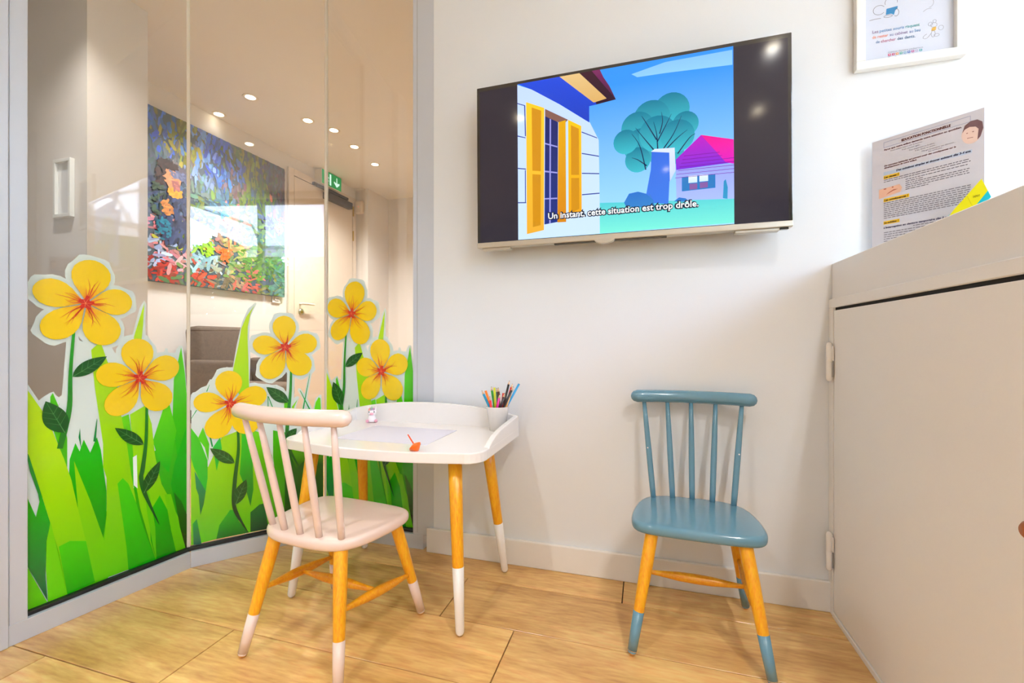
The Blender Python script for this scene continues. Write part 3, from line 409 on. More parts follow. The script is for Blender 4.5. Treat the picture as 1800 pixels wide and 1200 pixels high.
# ------------------------------------------------------------ prints on the glass
ART = DATA['art']
M_petal = None
def petal_material():
    m = bpy.data.materials.new('petal_print'); m.use_nodes = True
    n = m.node_tree.nodes; l = m.node_tree.links; b = n['Principled BSDF']
    at = n.new('ShaderNodeUVMap'); at.uv_map = 'uv'
    sp = n.new('ShaderNodeSeparateXYZ'); l.new(at.outputs[0], sp.inputs[0])   # x = along, y = across
    ml = n.new('ShaderNodeVectorMath'); ml.operation = 'MULTIPLY'; ml.inputs[1].default_value = (2.5, 9, 1)
    l.new(at.outputs[0], ml.inputs[0])
    nz = n.new('ShaderNodeTexNoise'); nz.inputs['Scale'].default_value = 1.6; nz.inputs['Detail'].default_value = 5; l.new(ml.outputs[0], nz.inputs['Vector'])
    ma = n.new('ShaderNodeMapRange'); ma.inputs[1].default_value = .52; ma.inputs[2].default_value = .02; l.new(sp.outputs[0], ma.inputs[0])
    mm = n.new('ShaderNodeMath'); mm.operation = 'MULTIPLY'; l.new(nz.outputs['Fac'], mm.inputs[0]); l.new(ma.outputs[0], mm.inputs[1])
    rp = n.new('ShaderNodeValToRGB'); e = rp.color_ramp.elements
    e[0].position = .12; e[0].color = lin((252, 214, 0)); e[1].position = .55; e[1].color = lin((238, 130, 0))
    l.new(mm.outputs[0], rp.inputs[0]); l.new(rp.outputs[0], b.inputs['Base Color'])
    b.inputs['Roughness'].default_value = .25; b.inputs['Coat Weight'].default_value = .4; b.inputs['Coat Roughness'].default_value = .03
    return m
M_petal = petal_material()
M_streak = mat('orange_streak_print', (226, 78, 18), .3)
M_red = mat('red_centre_print', (214, 36, 10), .3)
M_stem = grad_mat('stem_print', (30, 165, 30), (6, 66, 30), .15, .8)
M_leaf = mat('dark_leaf_print', (8, 96, 26), .25, coat=.4, var=.35, noise_scale=25)
M_vein = mat('leaf_vein_print', (70, 150, 70), .3)
GM = {}
def blade_mat(c1, c2, z0, z1):
    k = (tuple(c1), tuple(c2), round(z0, 1), round(z1, 1))
    if k not in GM: GM[k] = grad_mat('grass_print', [min(255, v*1.07) for v in c1], [min(255, v*1.07) for v in c2], z0, z1)
    return GM[k]
def petal_outline(c, t, w, grow=0.0, n=22):
    cx, cz = c; tx, tz = t; L = math.hypot(tx-cx, tz-cz); dx, dz = (tx-cx)/L, (tz-cz)/L
    prof = [(0, .06), (.1, .16), (.22, .42), (.36, .74), (.5, .94), (.64, 1.0), (.78, .93), (.88, .74), (.95, .50), (.985, .26), (1.0, 0.0)]
    a = []
    for s, q in prof:
        hw = q*w + grow; ss = s*L + (grow if s > .9 else 0)
        a.append((ss, hw, s, q))
    out = [(cx+dx*s-dz*h, cz+dz*s+dx*h, (ss, .5+q/2)) for s, h, ss, q in a] + [(cx+dx*s+dz*h, cz+dz*s-dx*h, (ss, .5-q/2)) for s, h, ss, q in a[::-1][1:]]
    return out
def ribbon(pts, ws, k=5):
    """smooth tapered strip through pts"""
    P = [Vector((p[0], p[1])) for p in pts]; out = []; n = len(P)
    S = []
    for i in range(n-1):
        p0 = P[max(i-1, 0)]; p1 = P[i]; p2 = P[i+1]; p3 = P[min(i+2, n-1)]
        for j in range(k):
            t = j/k
            S.append((0.5*((2*p1)+(p2-p0)*t+(2*p0-5*p1+4*p2-p3)*t*t+(3*p1-p0-3*p2+p3)*t**3), ws[i]*(1-t)+ws[i+1]*t))
    S.append((P[-1], ws[-1]))
    l = []; r = []
    for i, (p, w) in enumerate(S):
        t = (S[min(i+1, len(S)-1)][0]-S[max(i-1, 0)][0]).normalized(); nn = Vector((-t.y, t.x))
        l.append(tuple(p+nn*w/2)); r.append(tuple(p-nn*w/2))
    return l + r[::-1]
def leaf_outline(b, t, w, grow=0):
    bx, bz = b; tx, tz = t; L = math.hypot(tx-bx, tz-bz); dx, dz = (tx-bx)/L, (tz-bz)/L
    o = []
    N = 12
    for i in range(N+1):
        s = i/N; h = w*math.sin(PI*min(1, s**.85))**.9 + grow
        o.append((bx+dx*(s*(L+2*grow)-grow)-dz*h, bz+dz*(s*(L+2*grow)-grow)+dx*h))
    for i in range(N, -1, -1):
        s = i/N; h = w*.9*math.sin(PI*min(1, s**.85))**.9 + grow
        o.append((bx+dx*(s*(L+2*grow)-grow)+dz*h, bz+dz*(s*(L+2*grow)-grow)-dx*h))
    return o
def shift(p, du): return [(q[0]+du, q[1]) for q in p]
def clipu(p, u0, u1):
    return [(min(max(q[0], u0), u1), q[1]) for q in p]
FACE = -REC   # pane face in panel coordinates (y = +REC)
def flower(i, F, label, du=0.0, seed=0, u0=-9, u1=9):
    a, b, d, ang, L = panel_frame(i)
    t = empty('flower_decal', a + Vector((-d.y, d.x, 0))*REC, ang)
    tag(t, label, 'decal', None)
    rr = random.Random(seed)
    lv = .0007
    c = (F['pet'][0][0]+du, F['pet'][0][1])
    # printed white border, one shape behind everything
    outl = []
    for tx, tz, w in F['pet'][1]:
        outl.append([(x, z) for x, z, _ in petal_outline(c, (tx+du, tz), w, .012)])
    stem = shift(F['stem'], du)
    outl.append(ribbon(stem, [w+.018 for w in F['sw']]))
    for lb, lt, lw in F['leaf']: outl.append(leaf_outline((lb[0]+du, lb[1]), (lt[0]+du, lt[1]), lw, .008))
    for k, q in enumerate(outl):
        flat('white_border', [clipu(q, u0, u1)], M_film, PF, .0004+.00003*k, t)
    flat('stem', [ribbon(stem, F['sw'])], M_stem, PF, .0034, t)
    for lb, lt, lw in F['leaf']:
        B = (lb[0]+du, lb[1]); T = (lt[0]+du, lt[1])
        lo = flat('leaf', [leaf_outline(B, T, lw)], M_leaf, PF, .0037, t)
        mid = [(B[0]*(1-s)+T[0]*s, B[1]*(1-s)+T[1]*s) for s in (0, .5, .97)]
        vs = [ribbon(mid, [.0016, .001, .0004], 2)]
        for s in (.25, .42, .6):
            for sg in (1, -1):
                x = B[0]*(1-s)+T[0]*s; z = B[1]*(1-s)+T[1]*s; dx = (T[0]-B[0]); dz = (T[1]-B[1])
                vs.append(ribbon([(x, z), (x+dx*.2-dz*.22*sg, z+dz*.2+dx*.22*sg)], [.0009, .0003], 1))
        flat('vein', vs, M_vein, PF, .0039, lo)
    for k, (tx, tz, w) in enumerate(F['pet'][1]):
        T = (tx+du, tz); po_ = petal_outline(c, T, w)
        me = poly_mesh('petal', [[(x, z) for x, z, _ in po_]], PF, .0042+.00005*k)
        uv = me.uv_layers.new(name='uv')
        for lp in me.loops: uv.data[lp.index].uv = po_[lp.vertex_index][2]
        link('petal', me, M_petal, t)
    st = []
    for tx, tz, w in F['pet'][1]:
        bx = tx+du-c[0]; bz = tz-c[1]
        for q in range(5):
            aa = rr.uniform(-.33, .33); ln = rr.uniform(.35, .62); ca, sa = math.cos(aa), math.sin(aa)
            ex = bx*ca-bz*sa; ez = bx*sa+bz*ca
            wob = rr.uniform(-.06, .06)
            st.append(ribbon([(c[0]+ex*.12, c[1]+ez*.12), (c[0]+ex*ln*.6-ez*wob, c[1]+ez*ln*.6+ex*wob), (c[0]+ex*ln, c[1]+ez*ln)], [.0028, .0016, .0003], 3))
    flat('stamens', st, M_streak, PF, .0047, t)
    R = .019
    cp = []
    for k in range(20):
        an = 2*PI*k/20; r_ = R*(1.0 if k % 4 < 2 else .62)*rr.uniform(.85, 1.05)
        cp.append((c[0]+r_*math.cos(an), c[1]+r_*1.1*math.sin(an)))
    fc = flat('flower_centre', [cp], M_red, PF, .0049, t)
    flat('pistil', [ribbon([(c[0]-.002, c[1]), (c[0]+.012*math.cos(q*1.1), c[1]+.016*math.sin(q*1.1))], [.0012, .0005], 2) for q in range(6)], mat('pale_pistil_print', (255, 150, 90), .4), PF, .0051, fc)
    return t
def grass(i, blades, white, label, du=0.0, u0=0, u1=.4):
    a, b, d, ang, L = panel_frame(i)
    t = empty('grass_decal', a + Vector((-d.y, d.x, 0))*REC, ang)
    tag(t, label, 'decal', None)
    flat('white_border', [clipu(shift(white, du), u0, u1)], M_film, PF, .0003, t)
    for k, (p, c1, c2) in enumerate(blades):
        p = clipu(shift(p, du), u0, u1)
        zs = [q[1] for q in p]; z0, z1 = min(zs), max(zs)
        flat('blade', [p], blade_mat(c1, c2, z0, z0+(z1-z0)*.85), PF, .0008+.0001*k, t)
    return t
U1 = (.036, .4225)
grass(0, ART['b1'], ART['w1'], 'printed green grass along the foot of the leftmost glass pane', 0, *U1)
flower(0, ART['f1'][0], 'large yellow flower print high at the left edge of the leftmost pane', seed=1, u0=.036)
flower(0, ART['f1'][1], 'large yellow flower print lower right in the leftmost pane, touching tall grass blade', seed=2)
grass(1, ART['b2'], ART['w2'], 'printed green grass with one tall curved lime blade on the middle pane', 0, -.003, .428)
flower(1, ART['f2'][0], 'yellow flower print low on the middle pane, partly behind the blush chair rail', seed=3, u0=-.003)
flower(1, ART['f2'][1], 'yellow flower print on the middle pane in front of the armchair seat', seed=4)
grass(2, ART['b1'], ART['w1'], 'printed green grass at the foot of the right pane behind the desk', -.052, -.009, .378)
flower(2, ART['f1'][0], 'small high yellow flower print at the left edge of the right pane', -.052, 5, u0=-.009)
flower(2, ART['f1'][1], 'yellow flower print just above the desk rim on the right pane', -.052, 6)
# ------------------------------------------------------------ counter on the right
CX, CT, CY = .500, .966, YW
cn = empty('reception_counter', (.75, .5, 0)); tag(cn, 'cream painted counter with flush cupboard door on the right', 'counter')
def cb(name, lo, hi, m=M_counter, bev=.0015, parent=None):
    o = Vector((.75, .5, 0)); return box(name, Vector(lo)-o, Vector(hi)-o, m, parent or cn, bev)
cb('side_panel', (CX, -.6, 0), (CX+.02, CY, CT))
cb('worktop', (CX+.0205, -.6, CT-.02), (1.02, CY, CT), bev=.0005)
cb('back_panel', (1.0, -.6, 0), (1.02, CY, CT-.02))
cb('door_frame', (CX-.008, -.6, .842), (CX, CY, .867), bev=.002)
cb('door_frame', (CX-.008, CY-.030, 0), (CX, CY-.001, .842), bev=.001)
cb('door_gap', (CX-.003, -.5, .834), (CX-.0005, CY-.034, .842), M_dark, 0)
cb('plinth', (CX-.010, -.6, 0), (CX, CY-.031, .014), bev=.001)
DOOR = cb('door', (CX-.0075, -.5, .017), (CX-.001, CY-.036, .834), bev=.001)
def hinge(z0, z1):
    yc = CY-.030; h = empty('hinge'); h.parent = cn; h.location = Vector((CX-.0165, yc, z0)) - Vector((.75, .5, 0))
    zm = (z1-z0)/2
    tube('hinge_knuckle', [(0, 0, .004), (0, 0, zm-.001)], .0078, M_white, h, 12)
    tube('hinge_knuckle', [(0, 0, zm+.001), (0, 0, z1-z0-.004)], .0078, M_white, h, 12)
    box('hinge_leaf', (.004, -.012, zm+.003), (.007, 0, z1-z0-.008), M_white, h)
    box('hinge_leaf', (.004, -.010, .008), (.007, 0, zm-.003), mat('hinge_grey', (170, 168, 165), .4, metal=.5), h)
hinge(.645, .745); hinge(.128, .228)
bmk = bmesh.new(); add_lathe(bmk, [(.007, 0), (.006, .012), (.012, .02), (.012, .028), (.008, .032)], 18)
bmesh.ops.recalc_face_normals(bmk, faces=bmk.faces)
kn = link('knob', bm2mesh(bmk, 'knob', True), wood_mat('knob_wood', (200, 120, 40), (170, 90, 25)), cn, 'small brown wooden knob')
kn.rotation_euler = (0, -PI/2, 0); kn.location = Vector((CX-.007, .726, .510)) - Vector((.75, .5, 0))

# leaflet holder standing across the corner of the counter
M_plexi = glass_mat('clear_plexi', (.98, .98, .985), 1.35)
M_paper = mat('paper_leaflet', (214, 211, 218), .35, coat=.2)
LD = Vector((.741, -.672, 0)); LA = math.atan2(LD.y, LD.x)
lh = empty('leaflet_holder', Vector((.583, 1.412, CT+.001)), LA); tag(lh, 'lavender grey printed information sheet in clear stand on the counter corner', 'leaflet')
zz = CT+.001
def LF(s, z, off=0.0): return Vector((s, -off, z-zz))
box('clear_stand', (-.002, .001, 0), (.214, .004, 1.285-zz), M_plexi, lh)
box('clear_foot', (-.002, -.022, 0), (.214, .004, .003), M_plexi, lh)
box('sheet', (0, 0, 1.281-.297-zz), (.21, .0008, 1.281-zz), M_paper, lh)
dk = mat('print_maroon', (96, 40, 40), .6); gr = mat('print_grey', (110, 106, 116), .6); nv = mat('print_navy', (70, 66, 96), .6); yl = mat('print_highlight', (248, 200, 20), .6)
bx_ = [(.0250, 1.2715, .1877, 1.2707), (.0250, 1.2583, .1877, 1.2575)]
flat('title_box', [[(.025, 1.2707), (.1877, 1.2707), (.1877, 1.2715), (.025, 1.2715)], [(.025, 1.2575), (.1877, 1.2575), (.1877, 1.2583), (.025, 1.2583)],
    [(.025, 1.2575), (.0256, 1.2575), (.0256, 1.2715), (.025, 1.2715)], [(.1871, 1.2575), (.1877, 1.2575), (.1877, 1.2715), (.1871, 1.2715)]], mat('print_blue', (140, 150, 190), .6), LF, .0003, lh)
def LT(body, s, z, w, size, m=gr, sh=0.0, bold=0.0): return text('lettering', body, s, z, size, m, LF, .0006, lh, w, sh, bold)
LT('EDUCATION FONCTIONNELLE', .062, 1.2605, .092, .0080, dk, 0, .0004)
LT('Parce que votre enfant demande votre attention au quotidien.', .0262, 1.2494, .147, .0058, dk, 0, .0002)
for b_, s, z, w in [('Votre enfant respire par la bouche...', .0388, 1.2433, .066), ('Il est souvent agité...', .0633, 1.2373, .0365), ('Tout simplement ou la tétine...', .0766, 1.2308, .051), ('Il les dents en avant...', .0889, 1.2255, .040),
                    ('Mange lentement ses aliments...', .1017, 1.2194, .061), ('Est enrhumé...', .1142, 1.2145, .027)]: LT(b_, s, z, w, .0046)
LT('De mauvaises habitudes qui peuvent avoir des conséquences sur le', .0262, 1.2076, .137, .0052, dk, .2, .0002)
LT('développement de votre enfant.', .0262, 1.2021, .066, .0052, dk, .2, .0002)
flat('tint_band', [[(.0248, 1.1850), (.190, 1.1850), (.190, 1.1935), (.0248, 1.1935)]], mat('print_pale_blue', (190, 204, 222), .6), LF, .0003, lh)
LT('Des solutions simples et douces existent dès 3-4 ans.', .0512, 1.1880, .1376, .0066, nv, .2, .0003)
def HL(s0, s1, z, body):
    flat('highlight', [[(s0, z-.0015), (s1, z-.0015), (s1, z+.0072), (s0, z+.0072)]], yl, LF, .0003, lh)
    LT(body, s0+.0012, z+.0008, s1-s0-.003, .0066, mat('print_black', (50, 36, 30), .6), .2, .0003)
HL(.0248, .0580, 1.1763, 'Les causes ?'); HL(.0248, .0772, 1.1165, 'Les conséquences ?'); HL(.0248, .0580, 1.0575, 'La solution ?')
LT("L'interception en denture temporaire dès 3 ans", .0248, 1.0455, .128, .0062, nv, .2, .0003)
rl = random.Random(5)
def bodytext(s0, s1, z0, z1, n):
    ps = []
    for k in range(n):
        z = z0 + (z1-z0)*k/max(n-1, 1); s = s0; e = s1 if rl.random() < .8 else s0+(s1-s0)*rl.uniform(.3, .9)
        while s < e-.003:
            w = min(rl.uniform(.003, .010), e-s); ps.append([(s, z), (s+w, z), (s+w, z+.0017), (s, z+.0017)]); s += w+.0016
    flat('fine_print', ps, gr, LF, .0005, lh, kind='stuff')
bodytext(.0255, .188, 1.1715, 1.1665, 2); bodytext(.070, .186, 1.1600, 1.1350, 6); bodytext(.0255, .188, 1.1110, 1.0715, 9); bodytext(.085, .16, 1.040, 1.040, 1); bodytext(.0255, .18, 1.034, 1.0, 7)
def disc(cx, cz, rx, rz, n=20, a0=0, a1=2*PI): return [(cx+rx*math.cos(a0+(a1-a0)*k/n), cz+rz*math.sin(a0+(a1-a0)*k/n)) for k in range(n)]
ph = flat('child_photo', [disc(.1895, 1.2300, .0170, .0235)], mat('print_skin', (238, 206, 190), .6), LF, .0004, lh, 'printed photo of a smiling child with brown hair')
flat('printed_hair', [[(.174, 1.236), (.178, 1.252), (.188, 1.259), (.199, 1.258), (.207, 1.250), (.2085, 1.235), (.204, 1.218), (.199, 1.212), (.200, 1.225), (.201, 1.236), (.196, 1.243), (.186, 1.246), (.178, 1.243)]], mat('print_hair', (130, 96, 100), .6, var=.3), LF, .0006, lh)
flat('printed_smile', [[(.182, 1.2205), (.192, 1.2195), (.192, 1.2207), (.182, 1.2217)], disc(.182, 1.233, .0016, .001, 8), disc(.192, 1.233, .0016, .001, 8)], mat('print_lips', (170, 110, 100), .6), LF, .0007, lh)
flat('mouth_photo', [[(.0150, 1.1260), (.0600, 1.1330), (.0630, 1.1430), (.0580, 1.1530), (.0150, 1.1500)]], mat('print_peach', (242, 190, 160), .6), LF, .0004, lh)
flat('printed_smile', [[(.030, 1.1330), (.045, 1.1400), (.055, 1.1420), (.046, 1.1430), (.036, 1.1380)], disc(.028, 1.1490, .003, .0014, 10), disc(.044, 1.1495, .002, .0014, 8)], mat('print_rust', (190, 90, 60), .6), LF, .0006, lh)

# yellow and turquoise folded flyer leaning in front of the sheet
fy = empty('flyer', Vector((.583, 1.412, CT+.001)) + Vector((-.672, -.741, 0))*.03, LA); tag(fy, 'bright yellow and turquoise flyer propped tilted on the counter edge', 'flyer')
Y1 = mat('flyer_yellow', (240, 232, 0), .4); C1 = mat('flyer_turquoise', (0, 196, 220), .4)
def slab2(name, pts, m, o0, o1, parent):
    bm = bmesh.new(); n_ = len(pts)
    A_ = [bm.verts.new(LF(s, z, o0)) for s, z in pts]; B_ = [bm.verts.new(LF(s, z, o1)) for s, z in pts]
    bm.faces.new(A_); bm.faces.new(B_[::-1])
    for k in range(n_): bm.faces.new((A_[k], B_[k], B_[(k+1) % n_], A_[(k+1) % n_]))
    bmesh.ops.recalc_face_normals(bm, faces=bm.faces)
    return link(name, bm2mesh(bm, name), m, parent)
slab2('yellow_fold', [(.2126, 1.112), (.2222, 1.083), (.2040, 1.0560), (.175, 1.020), (.155, 1.0350), (.1665, 1.0531), (.1886, 1.0809)], Y1, .002, .003, fy)
slab2('turquoise_fold', [(.2222, 1.083), (.2270, 1.0680), (.198, 1.030), (.150, .9672), (.120, .9672), (.150, 1.035), (.1631, 1.0486), (.19, 1.07)], C1, 0, .0015, fy)
slab2('crease', [(.1893, 1.080), (.1899, 1.0805), (.1979, 1.0565), (.1973, 1.0560)], mat('flyer_crease', (214, 200, 0), .5), .003, .0033, fy)
text('lettering', 'DEPOT', .1995, 1.073, .006, mat('flyer_black', (60, 60, 10), .6), LF, .0036, fy, .011, rot=.05)

# ------------------------------------------------------------ framed poster on the wall
fp = empty('framed_poster', (.55, YW, 1.485)); tag(fp, 'white framed cream children\'s poster about little mice, above the counter', 'picture')
fp['label'] = 'white framed poster with coloured French verse, high above the counter'
FX0, FX1, FZ0, FZ1 = .550, .790, 1.485, 1.815
def FF(x, z, off=0.0): return Vector((x-.55, -off, z-1.485))
def fb(name, x0, x1, z0, z1, d0, d1, m, bev=.0012):
    bm = bmesh.new(); add_box(bm, (x0-.55, -d1, z0-1.485), (x1-.55, -d0, z1-1.485), bev); return link(name, bm2mesh(bm, name), m, fp)
M_frame = mat('white_frame', (246, 247, 244), .3)
fb('frame_rail', FX0, FX1, FZ0, FZ0+.0215, .001, .022, M_frame); fb('frame_rail', FX0, FX1, FZ1-.0215, FZ1, .001, .022, M_frame)
fb('frame_rail', FX0, FX0+.0215, FZ0+.0215, FZ1-.0215, .001, .022, M_frame); fb('frame_rail', FX1-.0215, FX1, FZ0+.0215, FZ1-.0215, .001, .022, M_frame)
fb('poster_sheet', FX0+.02, FX1-.02, FZ0+.02, FZ1-.02, .004, .008, mat('poster_paper', (226, 233, 247), .5), 0)
fb('poster_glass', FX0+.02, FX1-.02, FZ0+.02, FZ1-.02, .011, .0125, M_plexi, 0)
O = .0085
def FT(body, x, z, w, size, rgb): text('lettering', body, x, z, size, mat('ink_%d_%d_%d' % rgb, rgb, .6), FF, O, fp, w, 0, .0002)
FT('Les', .5916, 1.5838, .0135, .0110, (160, 130, 170)); FT('petites', .6080, 1.5838, .027, .0110, (110, 160, 210)); FT('souris', .6385, 1.5838, .024, .0110, (120, 170, 215)); FT('risquent', .6655, 1.5838, .031, .0110, (90, 185, 190))
FT('de', .5916, 1.5695, .0085, .0110, (250, 160, 130)); FT('rester', .6035, 1.5695, .0235, .0110, (245, 150, 130)); FT('au', .6305, 1.5695, .0085, .0110, (150, 165, 205)); FT('cabinet', .6420, 1.5695, .0285, .0110, (160, 140, 185)); FT('au', .6740, 1.5695, .0085, .0110, (140, 160, 205)); FT('lieu', .6855, 1.5695, .0125, .0110, (120, 165, 215))
FT('de', .5994, 1.5555, .0085, .0110, (130, 165, 205)); FT('chercher', .6110, 1.5555, .033, .0110, (205, 130, 165)); FT('des', .6475, 1.5555, .0125, .0110, (90, 130, 180)); FT('dents.', .6635, 1.5555, .0235, .0110, (90, 145, 190))
FT('Cabinet dentaire pédiatrique', .6269, 1.5247, .0769, .0055, (190, 196, 212)); FT('Dr Franck Brignon', .6269, 1.5092, .0769, .0066, (150, 150, 175))
for k, rgb in enumerate([(226, 70, 130), (226, 80, 140), (245, 165, 80), (70, 190, 170), (130, 190, 220), (70, 120, 200), (200, 90, 170), (190, 190, 220), (60, 180, 190)]):
    x = .6269 + k*.0086; q = mat('square_%d' % k, rgb, .6)
    flat('logo_square', [[(x, 1.5165), (x+.0062, 1.5165), (x+.0062, 1.5222), (x, 1.5222)]], q, FF, O, fp)
    flat('logo_glyph', [[(x+.0018, 1.5185), (x+.0044, 1.5185), (x+.0044, 1.5205), (x+.0018, 1.5205)]], mat('poster_white', (240, 244, 250), .6), FF, O+.0002, fp)
def line_(pts, w=.0011): return ribbon(pts, [w]*len(pts), 4)
def ring(cx, cz, rx, rz, a0=0, a1=2*PI, w=.0010): return line_([(cx+rx*math.cos(a0+(a1-a0)*k/12), cz+rz*math.sin(a0+(a1-a0)*k/12)) for k in range(13)], w)
ik = mat('doodle_ink', (120, 112, 122), .6)
flat('drawing_shorts', [[(.6234, 1.6440), (.6485, 1.6466), (.6478, 1.6398), (.6430, 1.6360), (.6401, 1.6247), (.6340, 1.6290), (.6220, 1.6280)]], mat('doodle_blue', (40, 140, 200), .6), FF, O, fp)
flat('drawing_lines', [ring(.6070, 1.6440, .0135, .0125, .6, 5.6), ring(.6270, 1.6235, .0095, .0030), ring(.6450, 1.6300, .0060, .0095, -2.2, 1.6), line_([(.585, 1.6200), (.60, 1.6215), (.611, 1.6210)]), ring(.634, 1.660, .014, .013, -.3, 3.5)], ik, FF, O, fp)
ik2 = mat('doodle_pale', (176, 180, 192), .6)
flat('drawing_lines', [ring(.727, 1.580, .0068, .0056), ring(.7195, 1.5835, .0045, .0050), ring(.7285, 1.5895, .0035, .0040), ring(.7255, 1.557, .0042, .0085), ring(.733, 1.5525, .0055, .0035), ring(.742, 1.570, .0055, .0060), line_([(.722, 1.560), (.712, 1.548), (.704, 1.549), (.706, 1.555), (.712, 1.559)])], ik2, FF, O, fp)
flat('drawing_shirt', [[(.7215, 1.5650), (.7225, 1.5720), (.7280, 1.5750), (.7320, 1.5740), (.7310, 1.5660), (.7270, 1.5640)]], mat('doodle_yellow', (248, 200, 90), .6), FF, O, fp)
flat('drawing_lines', [ring(.716, 1.640, .0105, .0120, -1.5, 1.7), line_([(.704, 1.6190), (.712, 1.6245), (.722, 1.6250)])], ik2, FF, O, fp)

# ------------------------------------------------------------ television
TX0, TX1, TZ0, TZ1, TY = -.5215, .3785, 1.0545, 1.5745, 1.350
tvo = empty('television', ((TX0+TX1)/2, TY, (TZ0+TZ1)/2)); tag(tvo, 'flat black television with silver lower edge showing a cartoon house', 'television')
tvo.rotation_euler = (0, -.0055, 0)
TC = Vector(((TX0+TX1)/2, TY, (TZ0+TZ1)/2))
def tb(name, x0, x1, y0, y1, z0, z1, m, bev=.002, seg=2, parent=None):
    bm = bmesh.new(); add_box(bm, Vector((x0, y0, z0))-TC, Vector((x1, y1, z1))-TC, bev, seg); return link(name, bm2mesh(bm, name), m, parent or tvo)
M_bezel = mat('gloss_black_bezel', (12, 12, 14), .12, coat=1)
M_scr = mat('screen_glass', (16, 15, 19), .09, spec=.45, emit=(52, 48, 64), estr=.62)
M_silver = mat('silver_trim', (205, 198, 184), .3, metal=.7)
tb('casing', TX0+.03, TX1-.03, TY+.010, TY+.045, TZ0+.03, TZ1-.03, mat('black_plastic', (20, 20, 20), .5))
tb('bezel', TX0, TX1, TY, TY+.012, TZ0+.015, TZ1, M_bezel)
tb('screen', TX0+.010, TX1-.010, TY-.0012, TY, TZ0+.017, TZ1-.014, M_scr, 0)
tb('bottom_trim', TX0, TX1, TY-.004, TY+.028, TZ0, TZ0+.0165, M_silver, .002)
tb('trim_foot', TX0+.015, TX0+.11, TY+.004, TY+.03, TZ0-.007, TZ0, M_silver, .001)
tb('trim_foot', TX1-.14, TX1-.03, TY+.004, TY+.03, TZ0-.007, TZ0, M_silver, .001)
tb('power_light', TX1-.03, TX1-.01, TY-.001, TY+.012, TZ0-.006, TZ0, M_bezel, .001)
bm = bmesh.new()
add_prism(bm, [(.03*math.cos(a), .012*math.sin(a)) for a in [PI+PI*k/12 for k in range(13)]], -.008, .008, .001)
bmesh.ops.rotate(bm, verts=bm.verts, cent=(0, 0, 0), matrix=Matrix.Rotation(PI/2, 3, 'X'))
bmesh.ops.translate(bm, verts=bm.verts, vec=Vector((-.116, TY+.002, TZ0+.001))-TC)
link('logo_tab', bm2mesh(bm, 'logo_tab'), M_silver, tvo)
for k in range(3):
    pass
tb('speaker_grille', -.27, .06, TY+.006, TY+.02, TZ0-.003, TZ0, mat('grille_grey', (90, 86, 80), .6), 0)
tb('wall_bracket', -.16, .02, TY+.045, YW, 1.22, 1.42, mat('bracket_black', (25, 25, 25), .5), .002)
# picture on the screen (flat, gives off light)
def TF(x, z, off=0.0): return Vector((x, TY-off, z)) - TC
ES = 1.22
def tg(c1, c2, z0, z1):
    k = ('tv', tuple(c1), tuple(c2), round(z0, 2), round(z1, 2))
    if k not in GM: GM[k] = grad_mat('screen_picture', c1, c2, z0, z1, emit=ES)
    return GM[k]
pic = None; lay = .0016
cornx0 = min(p[0] for p in DATA['corn']); PX0, PX1, PZ0, PZ1 = -.3835, .2360, 1.0715, 1.5635
def tvpoly(name, p, c1, c2, parent):
    global lay
    p = [(min(max(x, PX0), PX1), min(max(z, PZ0+.001), PZ1)) for x, z in p]
    zs = [q[1]-TC.z for q in p]
    lay += .00005
    return flat(name, [p], tg(c1, c2, min(zs), max(zs)), TF, lay, parent)
items = DATA['tvp']
pic = flat('picture', [[(PX0, PZ0+.001), (PX1, PZ0+.001), (PX1, PZ1), (PX0, PZ1)]], tg((50, 145, 245), (165, 222, 255), PZ0-TC.z, PZ1-TC.z-.05), TF, lay, tvo, 'bright cartoon scene of a house with yellow shutters')
for n_, p, a_, b_ in items[1:3]: tvpoly(n_, p, a_, b_, pic)
for k, (x, z, r) in enumerate(DATA['tree']):
    lay += .00005
    flat('tree_crown', [disc(x, z, r, r*1.02, 24)], tg((12, 120, 150), (60, 190, 205), z-r-TC.z-.01, z+r-TC.z), TF, lay, pic)
lay += .00005
flat('tree_branches', [ribbon([tuple(q) for q in t], [.0036, .0022, .0008], 4) for t in DATA['twigs']], tg((20, 50, 90), (20, 40, 80), 0, 1), TF, lay, pic)
for n_, p, a_, b_ in DATA['tvr']: tvpoly(n_, p, a_, b_, pic)
lay += .00005
rf = []
for k in range(7):
    zz_ = 1.215+.010*k; rf.append([(.083+.004*k, zz_), (.236-.006*k*(k > 4), zz_-.001), (.236-.006*k*(k > 4), zz_+.0004), (.083+.004*k, zz_+.0012)])
flat('roof_lines', rf, tg((120, 10, 150), (120, 10, 150), 0, 1), TF, lay, pic)
lay += .00005
flat('fence_pickets', [[(-.04+.012*k, 1.165), (-.034+.012*k, 1.178+.001*(k % 2)), (-.028+.012*k, 1.165)] for k in range(5)], tg((60, 120, 210), (60, 120, 210), 0, 1), TF, lay, pic)
for n_, p, a_, b_ in items[3:]:
    if n_ == 'shutter_panel': a_ = b_ = (206, 140, 20)
    tvpoly(n_, p, a_, b_, pic)
s0, s1, s2 = DATA['sub']
lay += .0001
sw_ = s1[0]-s0[0]
text('subtitle_outline', 'Un instant, cette situation est trop drôle.', s0[0]-.0012, s0[1]+.0025, .0262, tg((30, 40, 60), (30, 40, 60), 0, 1), TF, lay, pic, sw_+.0024, 0, .0034)
text('subtitle', 'Un instant, cette situation est trop drôle.', s0[0], s0[1]+.0025, .0262, tg((250, 250, 250), (250, 250, 250), 0, 1), TF, lay+.0002, pic, sw_, 0, .0004)

